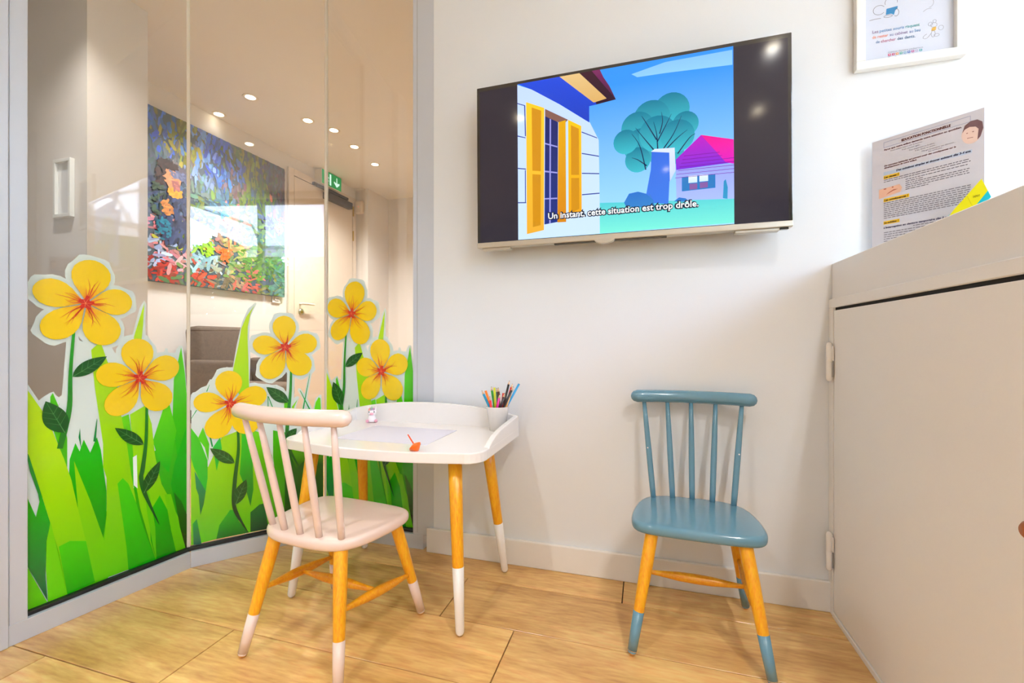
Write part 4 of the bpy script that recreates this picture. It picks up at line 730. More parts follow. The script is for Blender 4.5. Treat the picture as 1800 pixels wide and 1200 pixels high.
# ------------------------------------------------------------ chairs
def chair(loc, rot, m_paint, label, dip=.098, worn=False, studs=False, sc_=1.0):
    t = empty('childs_chair', loc, rot); tag(t, label, 'chair'); t.scale = (sc_, sc_, 1)
    # seat: D shaped plan, rounded edge
    half = [(0, -.130), (.055, -.128), (.095, -.118), (.124, -.096), (.142, -.060), (.152, -.010), (.156, .040), (.153, .078), (.140, .101), (.112, .113), (.06, .117), (0, .118)]
    full = [Vector(h) for h in half] + [Vector((-x, y)) for x, y in half[-2:0:-1]]
    out = []; N = len(full)
    for k in range(N):
        p0, p1, p2, p3 = full[k-1], full[k], full[(k+1) % N], full[(k+2) % N]
        for j in range(3):
            u = j/3; out.append(tuple(0.5*((2*p1)+(p2-p0)*u+(2*p0-5*p1+4*p2-p3)*u*u+(3*p1-p0-3*p2+p3)*u**3)))
    bm = bmesh.new(); add_prism(bm, out, .2765, .3035, .0105, 4)
    me = bm2mesh(bm, 'seat', True); seat = link('seat', me, m_paint, t)
    # legs
    LG = {'fl': ((-.103, .088, .282), (-.148, .146, .011)), 'fr': ((.103, .088, .282), (.148, .146, .011)),
          'rl': ((-.098, -.092, .282), (-.141, -.146, .011)), 'rr': ((.098, -.092, .282), (.141, -.146, .011))}
    def at(k, z):
        p, q = Vector(LG[k][0]), Vector(LG[k][1]); s = (p.z-z)/(p.z-q.z); return p.lerp(q, s)
    for k in LG:
        p, q = Vector(LG[k][0]), Vector(LG[k][1])
        leg = tube('leg', [p, at(k, .2), at(k, dip), q], [.0155, .0150, .0125, .0105], M_legw, t, 20)
        tube('leg_dip', [at(k, dip), q + Vector((0, 0, .0004))], [.0130, .0110], m_paint, leg, 20, 'painted lower end of the leg', True) if False else None
        bm = bmesh.new()
        dpt = [at(k, dip), at(k, dip*.5), q]; rr_ = [.0129, .0120, .0109]
        add_tube(bm, dpt, rr_, 20, True, False)
        # rounded foot
        add_tube(bm, [q, q+(q-at(k, dip)).normalized()*.004, q+(q-at(k, dip)).normalized()*.008], [.0109, .0096, .0055], 20, True, False)
        bmesh.ops.recalc_face_normals(bm, faces=bm.faces)
        link('leg_dip', bm2mesh(bm, 'leg_dip', True), m_paint, leg, 'painted lower end of the leg')
        if worn and k[0] == 'f':
            dz = (q-at(k, dip)).normalized()
            tube('worn_tip', [q+dz*-.002, q+dz*.0062], [.0113, .0090], mat('worn_wood', (196, 150, 96), .6), leg, 16, 'bare wood where the paint has worn off', False)
    def stretcher(a, b, name='stretcher'):
        a, b = Vector(a), Vector(b)
        tube(name, [a, a.lerp(b, .12), a.lerp(b, .33), a.lerp(b, .5), a.lerp(b, .67), a.lerp(b, .88), b], [.0052, .0066, .0112, .0122, .0112, .0066, .0052], M_legd, t, 16, None, False)
    stretcher(at('fl', .118), at('rl', .152), 'side_stretcher'); stretcher(at('fr', .118), at('rr', .152), 'side_stretcher')
    ml_ = (at('fl', .118)+at('rl', .152))/2; mr_ = (at('fr', .118)+at('rr', .152))/2
    stretcher(ml_ + Vector((.006, 0, 0)), mr_ - Vector((.006, 0, 0)), 'cross_stretcher')
    # top rail, bowed backwards in the middle
    def rail_pt(x):
        s = x/.165; return Vector((x, -.170+.030*s*s, .586))
    tube('top_rail', [rail_pt(-.152+.304*k/12) for k in range(13)], [.0185]*13, m_paint, t, 24)
    for k in range(5):
        s = (k-2)/2; b0 = Vector((.104*s, -.112+.016*s*s, .298)); b1 = rail_pt(.133*s) - Vector((0, 0, .006))
        tube('spindle', [b0, b0.lerp(b1, .12), b0.lerp(b1, .45), b0.lerp(b1, .72), b1], [.0074, .0080, .0082, .0074, .0056], m_paint, t, 14, None, False)
        if studs and k in (0, 4):
            p_ = b0.lerp(b1, .50); sgn = 1
            bm = bmesh.new(); bmesh.ops.create_uvsphere(bm, u_segments=10, v_segments=6, radius=.0022)
            o = link('white_stud', bm2mesh(bm, 'white_stud', True), M_white, t); o.location = p_ + Vector((.002*s, .0085, 0))
    return t
chair((-.7565, .964, 0), math.radians(-5.5), M_pink, 'blush pink childs chair with spindle back, drawn up to the white desk', sc_=1.03)
chair((.125, 1.240, 0), math.radians(177.8), M_blue, 'dusty blue childs chair with spindle back, standing against the white wall', worn=True, studs=True)
bl_ = bpy.data.objects['childs_chair.001']

# ------------------------------------------------------------ desk
DZ0, DZ1 = .4385, .4665
dt = empty('childs_desk', (-.708, 1.22, 0)); tag(dt, 'white childs desk with raised curved rim and dipped wooden legs', 'desk')
DO = Vector((-.708, 1.22, 0))
X0, X1, YB = -1.022, -.396, 1.403
def desk_plan(inset=0.0, nfront=14):
    """outline: back corners square, front bowed with rounded corners"""
    o = [(X0, YB), (X0, 1.12)]
    r = .055
    yf = lambda x: 1.004 + .052*((x+.709)/.313)**2
    for k in range(7):
        a = PI + (PI/2)*k/6; cx = X0+r; cy = yf(X0+r)+r; o.append((cx+r*math.cos(a), cy+r*math.sin(a)))
    for k in range(1, nfront):
        x = X0+r + (X1-X0-2*r)*k/nfront; o.append((x, yf(x)))
    for k in range(7):
        a = -PI/2 + (PI/2)*k/6; cx = X1-r; cy = yf(X1-r)+r; o.append((cx+r*math.cos(a), cy+r*math.sin(a)))
    o += [(X1, 1.12), (X1, YB)]
    return [(x-DO.x, y-DO.y) for x, y in o]
bm = bmesh.new(); add_prism(bm, desk_plan(), DZ0, DZ1, .003, 2)
link('desk_top', bm2mesh(bm, 'desk_top'), M_white, dt)
# back rim, arched
bm = bmesh.new(); N = 24; TK = .016
prof = []
for k in range(N+1):
    x = X0 + (X1-X0)*k/N; s = (x-(X0+X1)/2)/((X1-X0)/2); z = .507 + .032*(1-abs(s)**2.2); prof.append((x, z))
A_ = [(x, DZ1-.002) for x, _ in (prof[0], prof[-1])]
loop = [(X0, DZ1-.002), (X1, DZ1-.002)] + prof[::-1]
f0 = [bm.verts.new((x-DO.x, YB-TK-DO.y, z)) for x, z in loop]; f1 = [bm.verts.new((x-DO.x, YB-DO.y, z)) for x, z in loop]
bm.faces.new(f0); bm.faces.new(f1[::-1])
for k in range(len(loop)): bm.faces.new((f0[k], f1[k], f1[(k+1) % len(loop)], f0[(k+1) % len(loop)]))
bmesh.ops.recalc_face_normals(bm, faces=bm.faces)
es = [e for e in bm.edges if e.calc_length() < .06 and len(e.link_faces) == 2 and abs(e.verts[0].co.y-e.verts[1].co.y) < 1e-6 and e.verts[0].co.z > DZ1+.01]
bmesh.ops.bevel(bm, geom=es, offset=.003, segments=2, affect='EDGES', profile=.5)
link('back_rim', bm2mesh(bm, 'back_rim'), M_white, dt)
for sx in (-1, 1):
    xo = X1 if sx > 0 else X0; xi = xo - sx*TK
    loop = [(YB-TK, DZ1-.002), (YB-TK, .507), (1.34, .504), (1.27, .500), (1.215, .4955), (1.172, .489), (1.142, .480), (1.122, .471), (1.114, DZ1-.002)]
    bm = bmesh.new()
    f0 = [bm.verts.new((xi-DO.x, y-DO.y, z)) for y, z in loop]; f1 = [bm.verts.new((xo-DO.x, y-DO.y, z)) for y, z in loop]
    bm.faces.new(f0); bm.faces.new(f1[::-1])
    for k in range(len(loop)): bm.faces.new((f0[k], f1[k], f1[(k+1) % len(loop)], f0[(k+1) % len(loop)]))
    bmesh.ops.recalc_face_normals(bm, faces=bm.faces)
    es = [e for e in bm.edges if abs(e.verts[0].co.x-e.verts[1].co.x) < 1e-6 and min(e.verts[0].co.z, e.verts[1].co.z) > DZ1-.001 and max(e.verts[0].co.y, e.verts[1].co.y) < 1.41-DO.y]
    bmesh.ops.bevel(bm, geom=es, offset=.0025, segments=2, affect='EDGES', profile=.5)
    link('side_rim', bm2mesh(bm, 'side_rim'), M_white, dt)
for top, foot in [((-.482, 1.085), (-.451, 1.046)), ((-.478, 1.318), (-.436, 1.376)), ((-.935, 1.085), (-.992, 1.062)), ((-.935, 1.318), (-.972, 1.388))]:
    p = Vector((*top, DZ0)) - DO; q = Vector((*foot, .011)) - DO
    pt = lambda z: p.lerp(q, (p.z-z)/(p.z-q.z))
    leg = tube('leg', [p, pt(.3), pt(.165), q], [.0185, .0170, .0148, .0105], M_legw, dt, 22, None, False)
    bm = bmesh.new(); d_ = (q-p).normalized()
    add_tube(bm, [pt(.168), pt(.08), q, q+d_*.005, q+d_*.0095], [.0152, .0130, .0112, .0096, .0050], 22, True, False)
    bmesh.ops.recalc_face_normals(bm, faces=bm.faces)
    link('leg_dip', bm2mesh(bm, 'leg_dip', True), M_white, leg, 'white dipped lower end of the leg')

# ------------------------------------------------------------ things on the desk
pp = box('sheet_of_paper', (-.869, 1.094, DZ1+.0002), (-.572, 1.303, DZ1+.0010), mat('blank_paper', (226, 224, 236), .6)); tag(pp, 'blank sheet of white paper lying on the white desk', 'paper')
# paper cup
cup = empty('pencil_cup', (-.450, 1.346, DZ1+.0005)); tag(cup, 'small white cup holding coloured pencils in the right desk corner', 'cup')
bm = bmesh.new(); CH = .074
add_lathe(bm, [(.0260, 0), (.0355, CH), (.0365, CH+.0012), (.0360, CH+.0025), (.0345, CH+.0015), (.0340, CH-.002), (.0250, .003), (.001, .003)], 32)
bmesh.ops.recalc_face_normals(bm, faces=bm.faces)
link('cup_body', bm2mesh(bm, 'cup_body', True), M_white, cup)
def pencil(ax, ay, bx2, by2, length, rgb, label, tip=True, lead=None):
    """base offset (ax, ay) and rim offset (bx, by) from the cup's middle"""
    C0 = Vector((-.450, 1.346, DZ1+.0045)); p = C0+Vector((ax, ay, 0)); q = C0+Vector((bx2, by2, CH)); length += .007; d = (q-p).normalized(); e = p+d*(length+.007)
    t = empty('coloured_pencil', p); tag(t, label, 'pencil', 'coloured pencils in the cup')
    m = mat('pencil_%d_%d_%d' % rgb, rgb, .3, coat=.4)
    L_ = length - (.013 if tip else 0)
    tube('pencil_shaft', [Vector(), d*L_], [.0038, .0038], m, t, 6, None, False)
    if tip:
        tube('sharpened_end', [d*L_, d*(L_+.0105)], [.0037, .0014], mat('cedar_tip', (232, 196, 160), .6), t, 10, None, False)
        tube('lead', [d*(L_+.0105), d*length], [.0014, .0003], mat('lead_%d_%d_%d' % rgb, tuple(int(v*.6) for v in rgb), .5), t, 8, None, False)
    else:
        tube('flat_end', [d*L_, d*(L_+.0006)], [.0033, .0033], mat('cedar_tip', (232, 196, 160), .6), t, 6, None, False)
for a in [(.006, .000, -.028, -.006, .128, (10, 150, 196), 'turquoise pencil leaning furthest left in the cup', True),
          (.002, .003, -.023, -.002, .121, (255, 126, 0), 'orange pencil with blunt end up, second from the left in the cup', False),
          (-.004, .012, -.016, .012, .128, (10, 160, 20), 'bright green sharpened pencil in the cup', True),
          (-.010, -.012, -.015, -.022, .101, (250, 16, 50), 'short scarlet pencil at the front of the cup', True),
          (-.002, .000, -.005, -.006, .126, (206, 210, 20), 'lime yellow pencil with blunt end up in the cup', False),
          (.006, .004, .001, .002, .124, (0, 84, 56), 'dark green pencil between lime and brown ones', True),
          (.011, .001, .007, -.002, .126, (96, 40, 30), 'dark brown pencil in the middle of the cup', True),
          (.002, .012, .011, .012, .107, (214, 0, 10), 'short red pencil with blunt end up, behind the magenta one', False),
          (-.013, -.012, .007, -.024, .114, (228, 8, 150), 'magenta pencil leaning right at the front of the cup', True),
          (-.002, .012, .013, .024, .150, (14, 4, 10), 'tall black pencil behind the magenta one', True),
          (-.006, -.014, .018, -.021, .118, (40, 0, 20), 'very dark plum pencil next to the magenta one', True),
          (.004, .004, .024, .014, .143, (220, 0, 10), 'tall red pencil leaning right in the cup', True),
          (-.012, -.006, .025, -.011, .148, (20, 6, 14), 'long black pencil leaning furthest right in the cup', True),
          (-.010, .000, .030, .006, .158, (30, 160, 220), 'sky blue pencil with blunt end up, at the far right', False),
          (.004, .002, .029, .003, .112, (255, 190, 110), 'pale peach pencil low on the right of the cup', False)]:
    pencil(*a)
# unicorn figurine
ug = empty('unicorn_figurine', (-.917, 1.352, DZ1+.0005), math.radians(28)); tag(ug, 'tiny white and pink unicorn figurine at the back rim of the desk', 'figurine')
M_ug = mat('figurine_white', (246, 240, 242), .3, coat=.4); M_up = mat('figurine_pink', (246, 176, 196), .35)
def ball(name, c, r, m, parent, label=None):
    bm = bmesh.new(); bmesh.ops.create_uvsphere(bm, u_segments=20, v_segments=14, radius=1)
    for v in bm.verts: v.co = Vector((v.co.x*r[0], v.co.y*r[1], v.co.z*r[2]))
    o = link(name, bm2mesh(bm, name, True), m, parent, label); o.location = c; return o
lathe('body', [(.006, 0), (.0135, .002), (.0150, .009), (.0135, .017), (.0105, .024), (.004, .027)], M_ug, ug, 24)
hd = ball('head', (0, 0, .035), (.0155, .0135, .0135), M_ug, ug)
ball('muzzle', (0, -.0115, -.0040), (.0070, .0048, .0046), M_up, hd)
for s in (-1, 1):
    ball('eye', (s*.0085, -.0110, .0025), (.0019, .0016, .0025), mat('figurine_black', (30, 20, 26), .3), hd)
    tube('ear', [(s*.0105, 0, .009), (s*.0135, -.001, .0185)], [.0042, .0012], M_ug, hd, 12)
    ball('foot', (s*.0145, -.0095, .0058), (.0058, .0070, .0056), M_up, ug)
ball('mane', (-.001, .001, .0085), (.0115, .0120, .0075), mat('figurine_mane', (170, 176, 190), .4, var=.4), hd)
ball('mane_streak', (-.007, -.002, .0090), (.0050, .0090, .0060), mat('figurine_coral', (240, 160, 150), .4), hd)
ball('mane_streak', (.006, -.002, .0095), (.0048, .0090, .0058), mat('figurine_lilac', (206, 160, 200), .4), hd)
tube('horn', [(0, -.004, .0135), (0, -.006, .0235)], [.0030, .0006], mat('figurine_mint', (170, 220, 190), .4), hd, 12)
ball('pink_base', (0, -.002, .0024), (.0125, .0105, .0024), M_up, ug)
# spinning top lying on its side
st_ = empty('spinning_top', (-.572, 1.032, DZ1+.0004)); tag(st_, 'small orange spinning top lying tilted on the desk front', 'toy')
mo = mat('orange_plastic', (255, 112, 14), .3, coat=.3)
disc_r = [(.0015, -.0165), (.007, -.0125), (.0155, -.0045), (.0168, -.0010), (.0150, .0010), (.006, .0045), (.0026, .0060)]
tl = lathe('top_disc', disc_r, mo, st_, 28)
tl.rotation_euler = (math.radians(-8), math.radians(-37), math.radians(8)); tl.location = (0, 0, .0128)
sk = tube('spindle', [(0, 0, .004), (0, 0, .0335)], [.0019, .0016], mat('orange_red_plastic', (246, 84, 24), .35), st_, 12, 'reddish orange stalk')
sk.rotation_euler = tl.rotation_euler; sk.location = tl.location
# ------------------------------------------------------------ waiting room behind the glass
# painting, with separate brush strokes in its paint layer
pt = empty('painting', (XL+.003, 2.30, 1.115)); tag(pt, 'large colourful impressionist canvas on the waiting room wall', 'painting')
PY0, PY1, PZa, PZb = 1.64, 2.972, 1.115, 2.170
def PTF(y, z, off=0.0): return Vector((.022+off, y-2.30, z-1.115))
bm = bmesh.new(); add_box(bm, (.0, PY0-2.30, 0), (.022, PY1-2.30, PZb-PZa), .001)
link('canvas', bm2mesh(bm, 'canvas'), mat('canvas_ground', (80, 96, 110), .7), pt)
GRID = [[(70,110,190),(112,120,60),(90,130,205),(60,100,200),(90,112,70),(112,116,50),(70,70,100),(70,60,76)],
 [(60,100,205),(140,140,50),(100,140,205),(50,80,190),(80,110,190),(120,124,60),(70,90,60),(80,62,72)],
 [(84,104,120),(110,112,120),(110,140,190),(60,110,180),(112,90,100),(90,112,60),(84,104,60),(90,92,100)],
 [(70,80,100),(90,110,120),(90,120,110),(90,120,145),(92,102,70),(100,112,60),(70,90,120),(150,90,80)],
 [(60,80,110),(80,110,150),(110,130,70),(80,120,150),(190,120,110),(90,130,120),(100,130,80),(80,120,150)],
 [(70,90,110),(90,90,120),(140,142,60),(150,120,110),(214,110,80),(110,130,70),(60,90,90),(80,112,90)],
 [(190,120,130),(180,190,70),(140,200,60),(220,120,80),(160,150,100),(90,130,60),(70,100,60),(60,112,80)],
 [(160,180,214),(204,140,150),(150,190,204),(150,160,150),(120,140,80),(90,130,50),(80,120,60),(60,100,96)],
 [(172,60,50),(90,120,80),(172,70,50),(120,110,90),(150,120,100),(180,90,80),(110,120,60),(80,120,110)]]
def pcol(y, z):
    a = (y-1.926)/(PY1-1.926)*8; b = (PZb-z)/(PZb-PZa)*9
    return GRID[int(min(max(b, 0), 8.99))][int(min(max(a, 0), 7.99))]
rp_ = random.Random(11)
verts = []; faces = []; cols = []
def stroke(y, z, ln, w, ang, rgb, off):
    c, s = math.cos(ang), math.sin(ang); b = len(verts)
    for k, (u, v) in enumerate([(-.5, -.3), (-.3, -.5), (.3, -.5), (.5, -.2), (.5, .25), (.25, .5), (-.35, .5), (-.5, .2)]):
        yy = min(max(y+u*ln*c-v*w*s, PY0), PY1); z2 = min(max(z+u*ln*s+v*w*c, PZa), PZb)
        verts.append(tuple(PTF(yy, z2, off)))
    faces.append(tuple(range(b, b+8))); cols.append(rgb)
n_ = 0
for k in range(2600):
    y = rp_.uniform(PY0, PY1); z = rp_.uniform(PZa, PZb)
    c = pcol(y+rp_.gauss(0, .05), z+rp_.gauss(0, .05)); j = rp_.uniform(.92, 1.28); h = [rp_.uniform(-10, 10) for _ in range(3)]
    c = tuple(min(255, max(6, v*j+q)) for v, q in zip(c, h))
    up_ = z > 1.75
    stroke(y, z, rp_.uniform(.03, .085), rp_.uniform(.010, .026), (PI/2 if up_ else rp_.choice([0, .4, 2.6, 1.2]))+rp_.gauss(0, .3), c, .0006+.000001*k)
def blob(y, z, ry, rz, rgb, n, j=.12, l=.03, w=.014, ang=None):
    for k in range(n):
        a = rp_.uniform(0, 2*PI); r = math.sqrt(rp_.random()); q = rp_.uniform(1-j, 1+j)
        stroke(y+ry*r*math.cos(a), z+rz*r*math.sin(a), rp_.uniform(.6, 1.3)*l, w, rp_.uniform(0, PI) if ang is None else ang+rp_.gauss(0, .3), tuple(min(255, v*q) for v in rgb), .0040+.000001*len(faces))
# seated figure at the left: jacket, arm, head, hand
blob(2.10, 1.50, .13, .17, (52, 66, 104), 130, .3, .06, .02, 1.3)
blob(1.98, 1.62, .06, .10, (70, 92, 78), 40, .25)
blob(2.00, 1.44, .05, .07, (40, 130, 160), 30)
blob(2.03, 1.585, .035, .045, (214, 140, 80), 26, .15)
blob(2.075, 1.690, .042, .034, (252, 166, 60), 60, .1, .024)
blob(2.06, 1.775, .050, .060, (228, 156, 112), 150, .08, .022, .013)
blob(2.08, 1.73, .020, .030, (180, 110, 110), 14)
blob(2.03, 1.845, .06, .026, (56, 36, 36), 60, .3, .03)
blob(1.985, 1.77, .025, .055, (60, 36, 34), 24, .3)
blob(2.10, 1.80, .06, .025, (110, 120, 160), 26, .15)
blob(2.28, 1.38, .05, .055, (150, 206, 40), 34, .2)
blob(2.42, 1.64, .05, .025, (30, 130, 160), 18); blob(2.45, 1.62, .03, .015, (220, 170, 130), 12)
blob(2.80, 1.68, .06, .05, (50, 60, 120), 26, .2); blob(2.90, 1.66, .04, .04, (214, 120, 70), 22, .2)
blob(2.42, 1.36, .04, .05, (240, 110, 40), 26, .15)
me = bpy.data.meshes.new('brush_strokes'); me.from_pydata(verts, [], faces); me.update()
ca = me.color_attributes.new('col', 'FLOAT_COLOR', 'CORNER')
for p in me.polygons:
    q = lin(cols[p.index])
    for li in p.loop_indices: ca.data[li].color = q
mp = bpy.data.materials.new('oil_paint'); mp.use_nodes = True
nn = mp.node_tree.nodes; va = nn.new('ShaderNodeVertexColor'); va.layer_name = 'col'
mp.node_tree.links.new(va.outputs[0], nn['Principled BSDF'].inputs['Base Color']); nn['Principled BSDF'].inputs['Roughness'].default_value = .5
link('brush_strokes', me, mp, pt, 'dabbed paint with a seated figure and garden', 'stuff')

# door with frame
dr = empty('door_1', (XL, 3.07, 0)); struct(dr)
M_door = mat('door_paint', (230, 216, 200), .4); M_chr = mat('brushed_steel', (190, 180, 165), .3, metal=1); M_brass = mat('brass', (190, 160, 80), .35, metal=1)
def db(name, y0, y1, z0, z1, x0, x1, m, bev=.002, parent=None):
    bm = bmesh.new(); add_box(bm, (x0, y0-3.07, z0), (x1, y1-3.07, z1), bev); return link(name, bm2mesh(bm, name), m, parent or dr)
db('door_leaf', 3.085, 3.868, .01, 2.155, .004, .018, M_door)
db('door_frame', 3.02, 3.078, 0, 2.215, .002, .022, M_door); db('door_frame', 3.875, 3.925, 0, 2.215, .002, .022, M_door); db('door_frame', 3.078, 3.875, 2.162, 2.215, .002, .022, M_door)
db('door_gap', 3.078, 3.875, 2.155, 2.162, .003, .010, M_dark, 0); db('door_gap', 3.868, 3.875, .01, 2.155, .003, .010, mat('gap_brown', (150, 110, 70), .8), 0)
for z in (1.78, 2.03, 1.0): 
    h = empty('hinge'); h.parent = dr; h.location = (.024, .802, z)
    tube('hinge_pin', [(0, 0, 0), (0, 0, .09)], .0075, M_brass, h, 10)
hn = empty('door_handle'); hn.parent = dr; hn.location = (.018, .075, 1.075)
tube('handle_neck', [(0, 0, 0), (.045, 0, 0)], .009, M_door, hn, 12); tube('handle_lever', [(.045, -.005, 0), (.047, .12, 0)], .009, M_door, hn, 12)
lk = tube('lock_rosette', [(.018, .088, 1.005), (.028, .088, 1.005)], .028, M_chr, dr, 24, None, False)
tube('lock_cylinder', [(.028, .088, 1.005), (.036, .088, 1.005)], .012, M_brass, dr, 16, None, False)
# door closer
dc = empty('door_closer', (XL+.018, 3.30, 2.07)); tag(dc, 'dark brown overhead door closer above the waiting room door', 'closer')
M_cl = mat('closer_bronze', (52, 38, 26), .45)
box('closer_body', (0, .13, 0), (.055, .50, .062), M_cl, dc, .006, 2)
box('slide_rail', (0, -.01, .082), (.028, .47, .108), M_cl, dc, .004, 2)
box('closer_arm', (.030, .0, .068), (.044, .30, .080), M_cl, dc, .003)
# exit sign
ex = empty('exit_sign', (XL+.002, 3.345, 2.181)); tag(ex, 'green and white emergency exit sign with down arrow over the door', 'sign')
box('sign_casing', (0, 0, 0), (.075, .275, .135), mat('sign_casing', (226, 216, 198), .5), ex, .003)
eg = emis('sign_green', (22, 150, 70), .9); ew = emis('sign_white', (225, 255, 240), 1.1)
def EF(y, z, off=0.0): return Vector((.0755+off, y, z))
flat('green_face', [[(.004, .004), (.271, .004), (.271, .131), (.004, .131)]], eg, EF, .0005, ex)
flat('arrow', [[(.200, .112), (.200, .062), (.166, .070), (.166, .056), (.205, .022), (.244, .056), (.244, .070), (.212, .062), (.212, .112)]], ew, EF, .001, ex)
flat('running_figure', [disc(.072, .104, .010, .010, 12), [(.060, .090), (.082, .092), (.086, .060), (.100, .040), (.092, .024), (.074, .050), (.060, .044), (.040, .050), (.040, .042), (.062, .030), (.070, .058)], [(.060, .090), (.040, .074), (.046, .068), (.066, .082)], [(.082, .092), (.100, .076), (.096, .070), (.080, .082)]], ew, EF, .001, ex)
flat('doorway_mark', [[(.106, .016), (.128, .016), (.128, .118), (.106, .118)]], ew, EF, .001, ex)
# motion sensor
ms = empty('motion_sensor', (-2.80, 3.935, 2.055)); tag(ms, 'white rounded motion detector in the corner beside the door', 'sensor')
bm = bmesh.new(); add_box(bm, (-.045, -.05, 0), (.045, 0, .135), .018, 4); link('sensor_body', bm2mesh(bm, 'sensor_body', True), mat('sensor_white', (232, 220, 206), .4), ms)
ball('sensor_light', (0.005, -.051, .068), (.005, .003, .005), emis('sensor_red', (255, 130, 110), 1.0), ms)
# light switch
sw = empty('light_switch', (XL+.001, 2.86, 1.062)); tag(sw, 'white square light switch left of the waiting room door', 'switch')
box('switch_plate', (0, 0, 0), (.010, .082, .082), mat('switch_white', (240, 238, 236), .3), sw, .003, 2)
box('rocker', (.010, .020, .018), (.014, .062, .064), mat('switch_rocker', (228, 226, 226), .3), sw, .002)
# small white framed mirror on the pier wall
sm = empty('framed_mirror', (-2.40, 1.289, 1.285)); tag(sm, 'small white framed panel on the beige wall at far left', 'picture')
sm['label'] = 'small narrow white framed picture on the beige wall at far left'
def sb(name, x0, x1, z0, z1, y0, y1, m, bev=.001):
    bm = bmesh.new(); add_box(bm, (x0, y0, z0), (x1, y1, z1), bev); link(name, bm2mesh(bm, name), m, sm)
sb('frame_rail', -.055, .055, 0, .014, -.018, 0, M_frame); sb('frame_rail', -.055, .055, .236, .25, -.018, 0, M_frame)
sb('frame_rail', -.055, -.042, .014, .236, -.018, 0, M_frame); sb('frame_rail', .042, .055, .014, .236, -.018, 0, M_frame)
sb('picture_panel', -.042, .042, .014, .236, -.006, -.001, mat('painted_reflection_panel', (250, 252, 255), .10, coat=1), 0)  # bright window reflection painted in as the panel's near-white colour
# downlights
M_rim = mat('downlight_rim', (240, 230, 214), .4)
def downlight(x, y, z, label, power, col=(1, .80, .58), group=None, blend=.7, ang=125, estr=50):
    t = empty('ceiling_light', (x, y, z)); tag(t, label, 'ceiling light', group)
    bm = bmesh.new(); add_lathe(bm, [(.030, -.001), (.044, -.004), (.046, -.001), (.046, 0.0005)], 24)
    bmesh.ops.delete(bm, geom=[f for f in bm.faces if len(f.verts) > 4], context='FACES')
    link('trim_ring', bm2mesh(bm, 'trim_ring', True), M_rim, t)
    lathe('lamp_lens', [(.001, -.0035), (.022, -.0035), (.024, -.0018), (.030, -.001)], emis('lamp_glow_%d' % estr, (255, 238, 205), estr), t, 24)
    ld = bpy.data.lights.new('downlight', 'SPOT'); ld.energy = power; ld.color = col; ld.spot_size = math.radians(ang); ld.spot_blend = blend; ld.shadow_soft_size = .03
    lo = bpy.data.objects.new('downlight', ld); COL.objects.link(lo); lo.location = (x, y, z-.012)
    return t
k_ = 2.32/2.3
def onceil(x, y): return (x*(2.32-.75)/(2.3-.75), y*(2.32-.75)/(2.3-.75))
WL = [(-2.399, 2.225, 'waiting room downlight nearest the glass, largest of them'), (-2.785, 2.330, 'waiting room downlight just above the painting top'), (-2.266, 2.575, 'waiting room downlight left of the second glass joint'),
      (-2.186, 2.748, 'dim waiting room downlight just right of the second glass joint'), (-2.215, 3.028, 'waiting room downlight above the door closer'), (-2.263, 3.381, 'waiting room downlight farthest back, right of the exit sign')]
for x, y, lb in WL:
    X, Y = onceil(x, y); downlight(X, Y, ZC2, lb, POW_W if 'just above' not in lb else 0.4, (1, .965, .93), None, .7, 125, 9)
downlight(-1.95, .98, ZC2, 'added ceiling downlight to brighten the pier, outside the picture', POW_W*.8, (1, .93, .86))  # unseen lamp, added to brighten the pier face
RL = [(.688, -.10), (.777, -.845), (-.883, -.464), (-3.3, -2.6), (-3.9, -2.4), (-2.4, -1.2), (.2, -1.8)]
RN = ['mirrored at the top right of the television', 'mirrored lower in the right black bar of the television', 'mirrored faintly at the left of the television picture', 'mirrored in the right pane, left spot', 'mirrored in the right pane, right spot', 'out of view over the rear left', 'out of view behind the camera']
for (x, y), rn in zip(RL, RN):
    downlight(x, y, ZC, 'recessed ceiling downlight ' + rn, POW_R, (1, 1, 1), 'play corner ceiling downlights')

# armchair in the waiting room
ac = empty('armchair', (-2.53, 2.30, 0), 0.0); tag(ac, 'brown grey tweed armchair seen through the middle pane', 'armchair')
M_tw = mat('tweed', (126, 108, 94), .9, bump=.8, bscale=90, var=.8, noise_scale=70); M_tl = mat('tweed_light', (148, 128, 110), .9, bump=.8, bscale=90, var=.8, noise_scale=70)
def ab(name, lo, hi, m, bev=.03, rot=None):
    bm = bmesh.new(); add_box(bm, lo, hi, bev, 4)
    if rot: bmesh.ops.rotate(bm, verts=bm.verts, cent=(lo[0], 0, lo[2]), matrix=Matrix.Rotation(rot, 3, 'Y'))
    return link(name, bm2mesh(bm, name, True), m, ac)
ab('backrest', (-.24, -.19, .30), (-.12, .21, .845), M_tw, .035, -.10)
ab('seat_cushion', (-.20, -.16, .37), (.25, .19, .475), M_tl, .035)
ab('seat_base', (-.20, -.17, .24), (.23, .20, .37), M_tw, .02)
ab('armrest', (-.20, -.25, .24), (.14, -.17, .635), M_tw, .03); ab('armrest', (-.20, .20, .24), (.14, .28, .635), M_tw, .03)
for sx in (-.17, .20):
    for sy in (-.15, .18):
        tube('leg', [(sx, sy, .245), (sx*1.1, sy*1.1, .008)], [.018, .011], mat('armchair_leg', (90, 66, 48), .5), ac, 12, None, False)

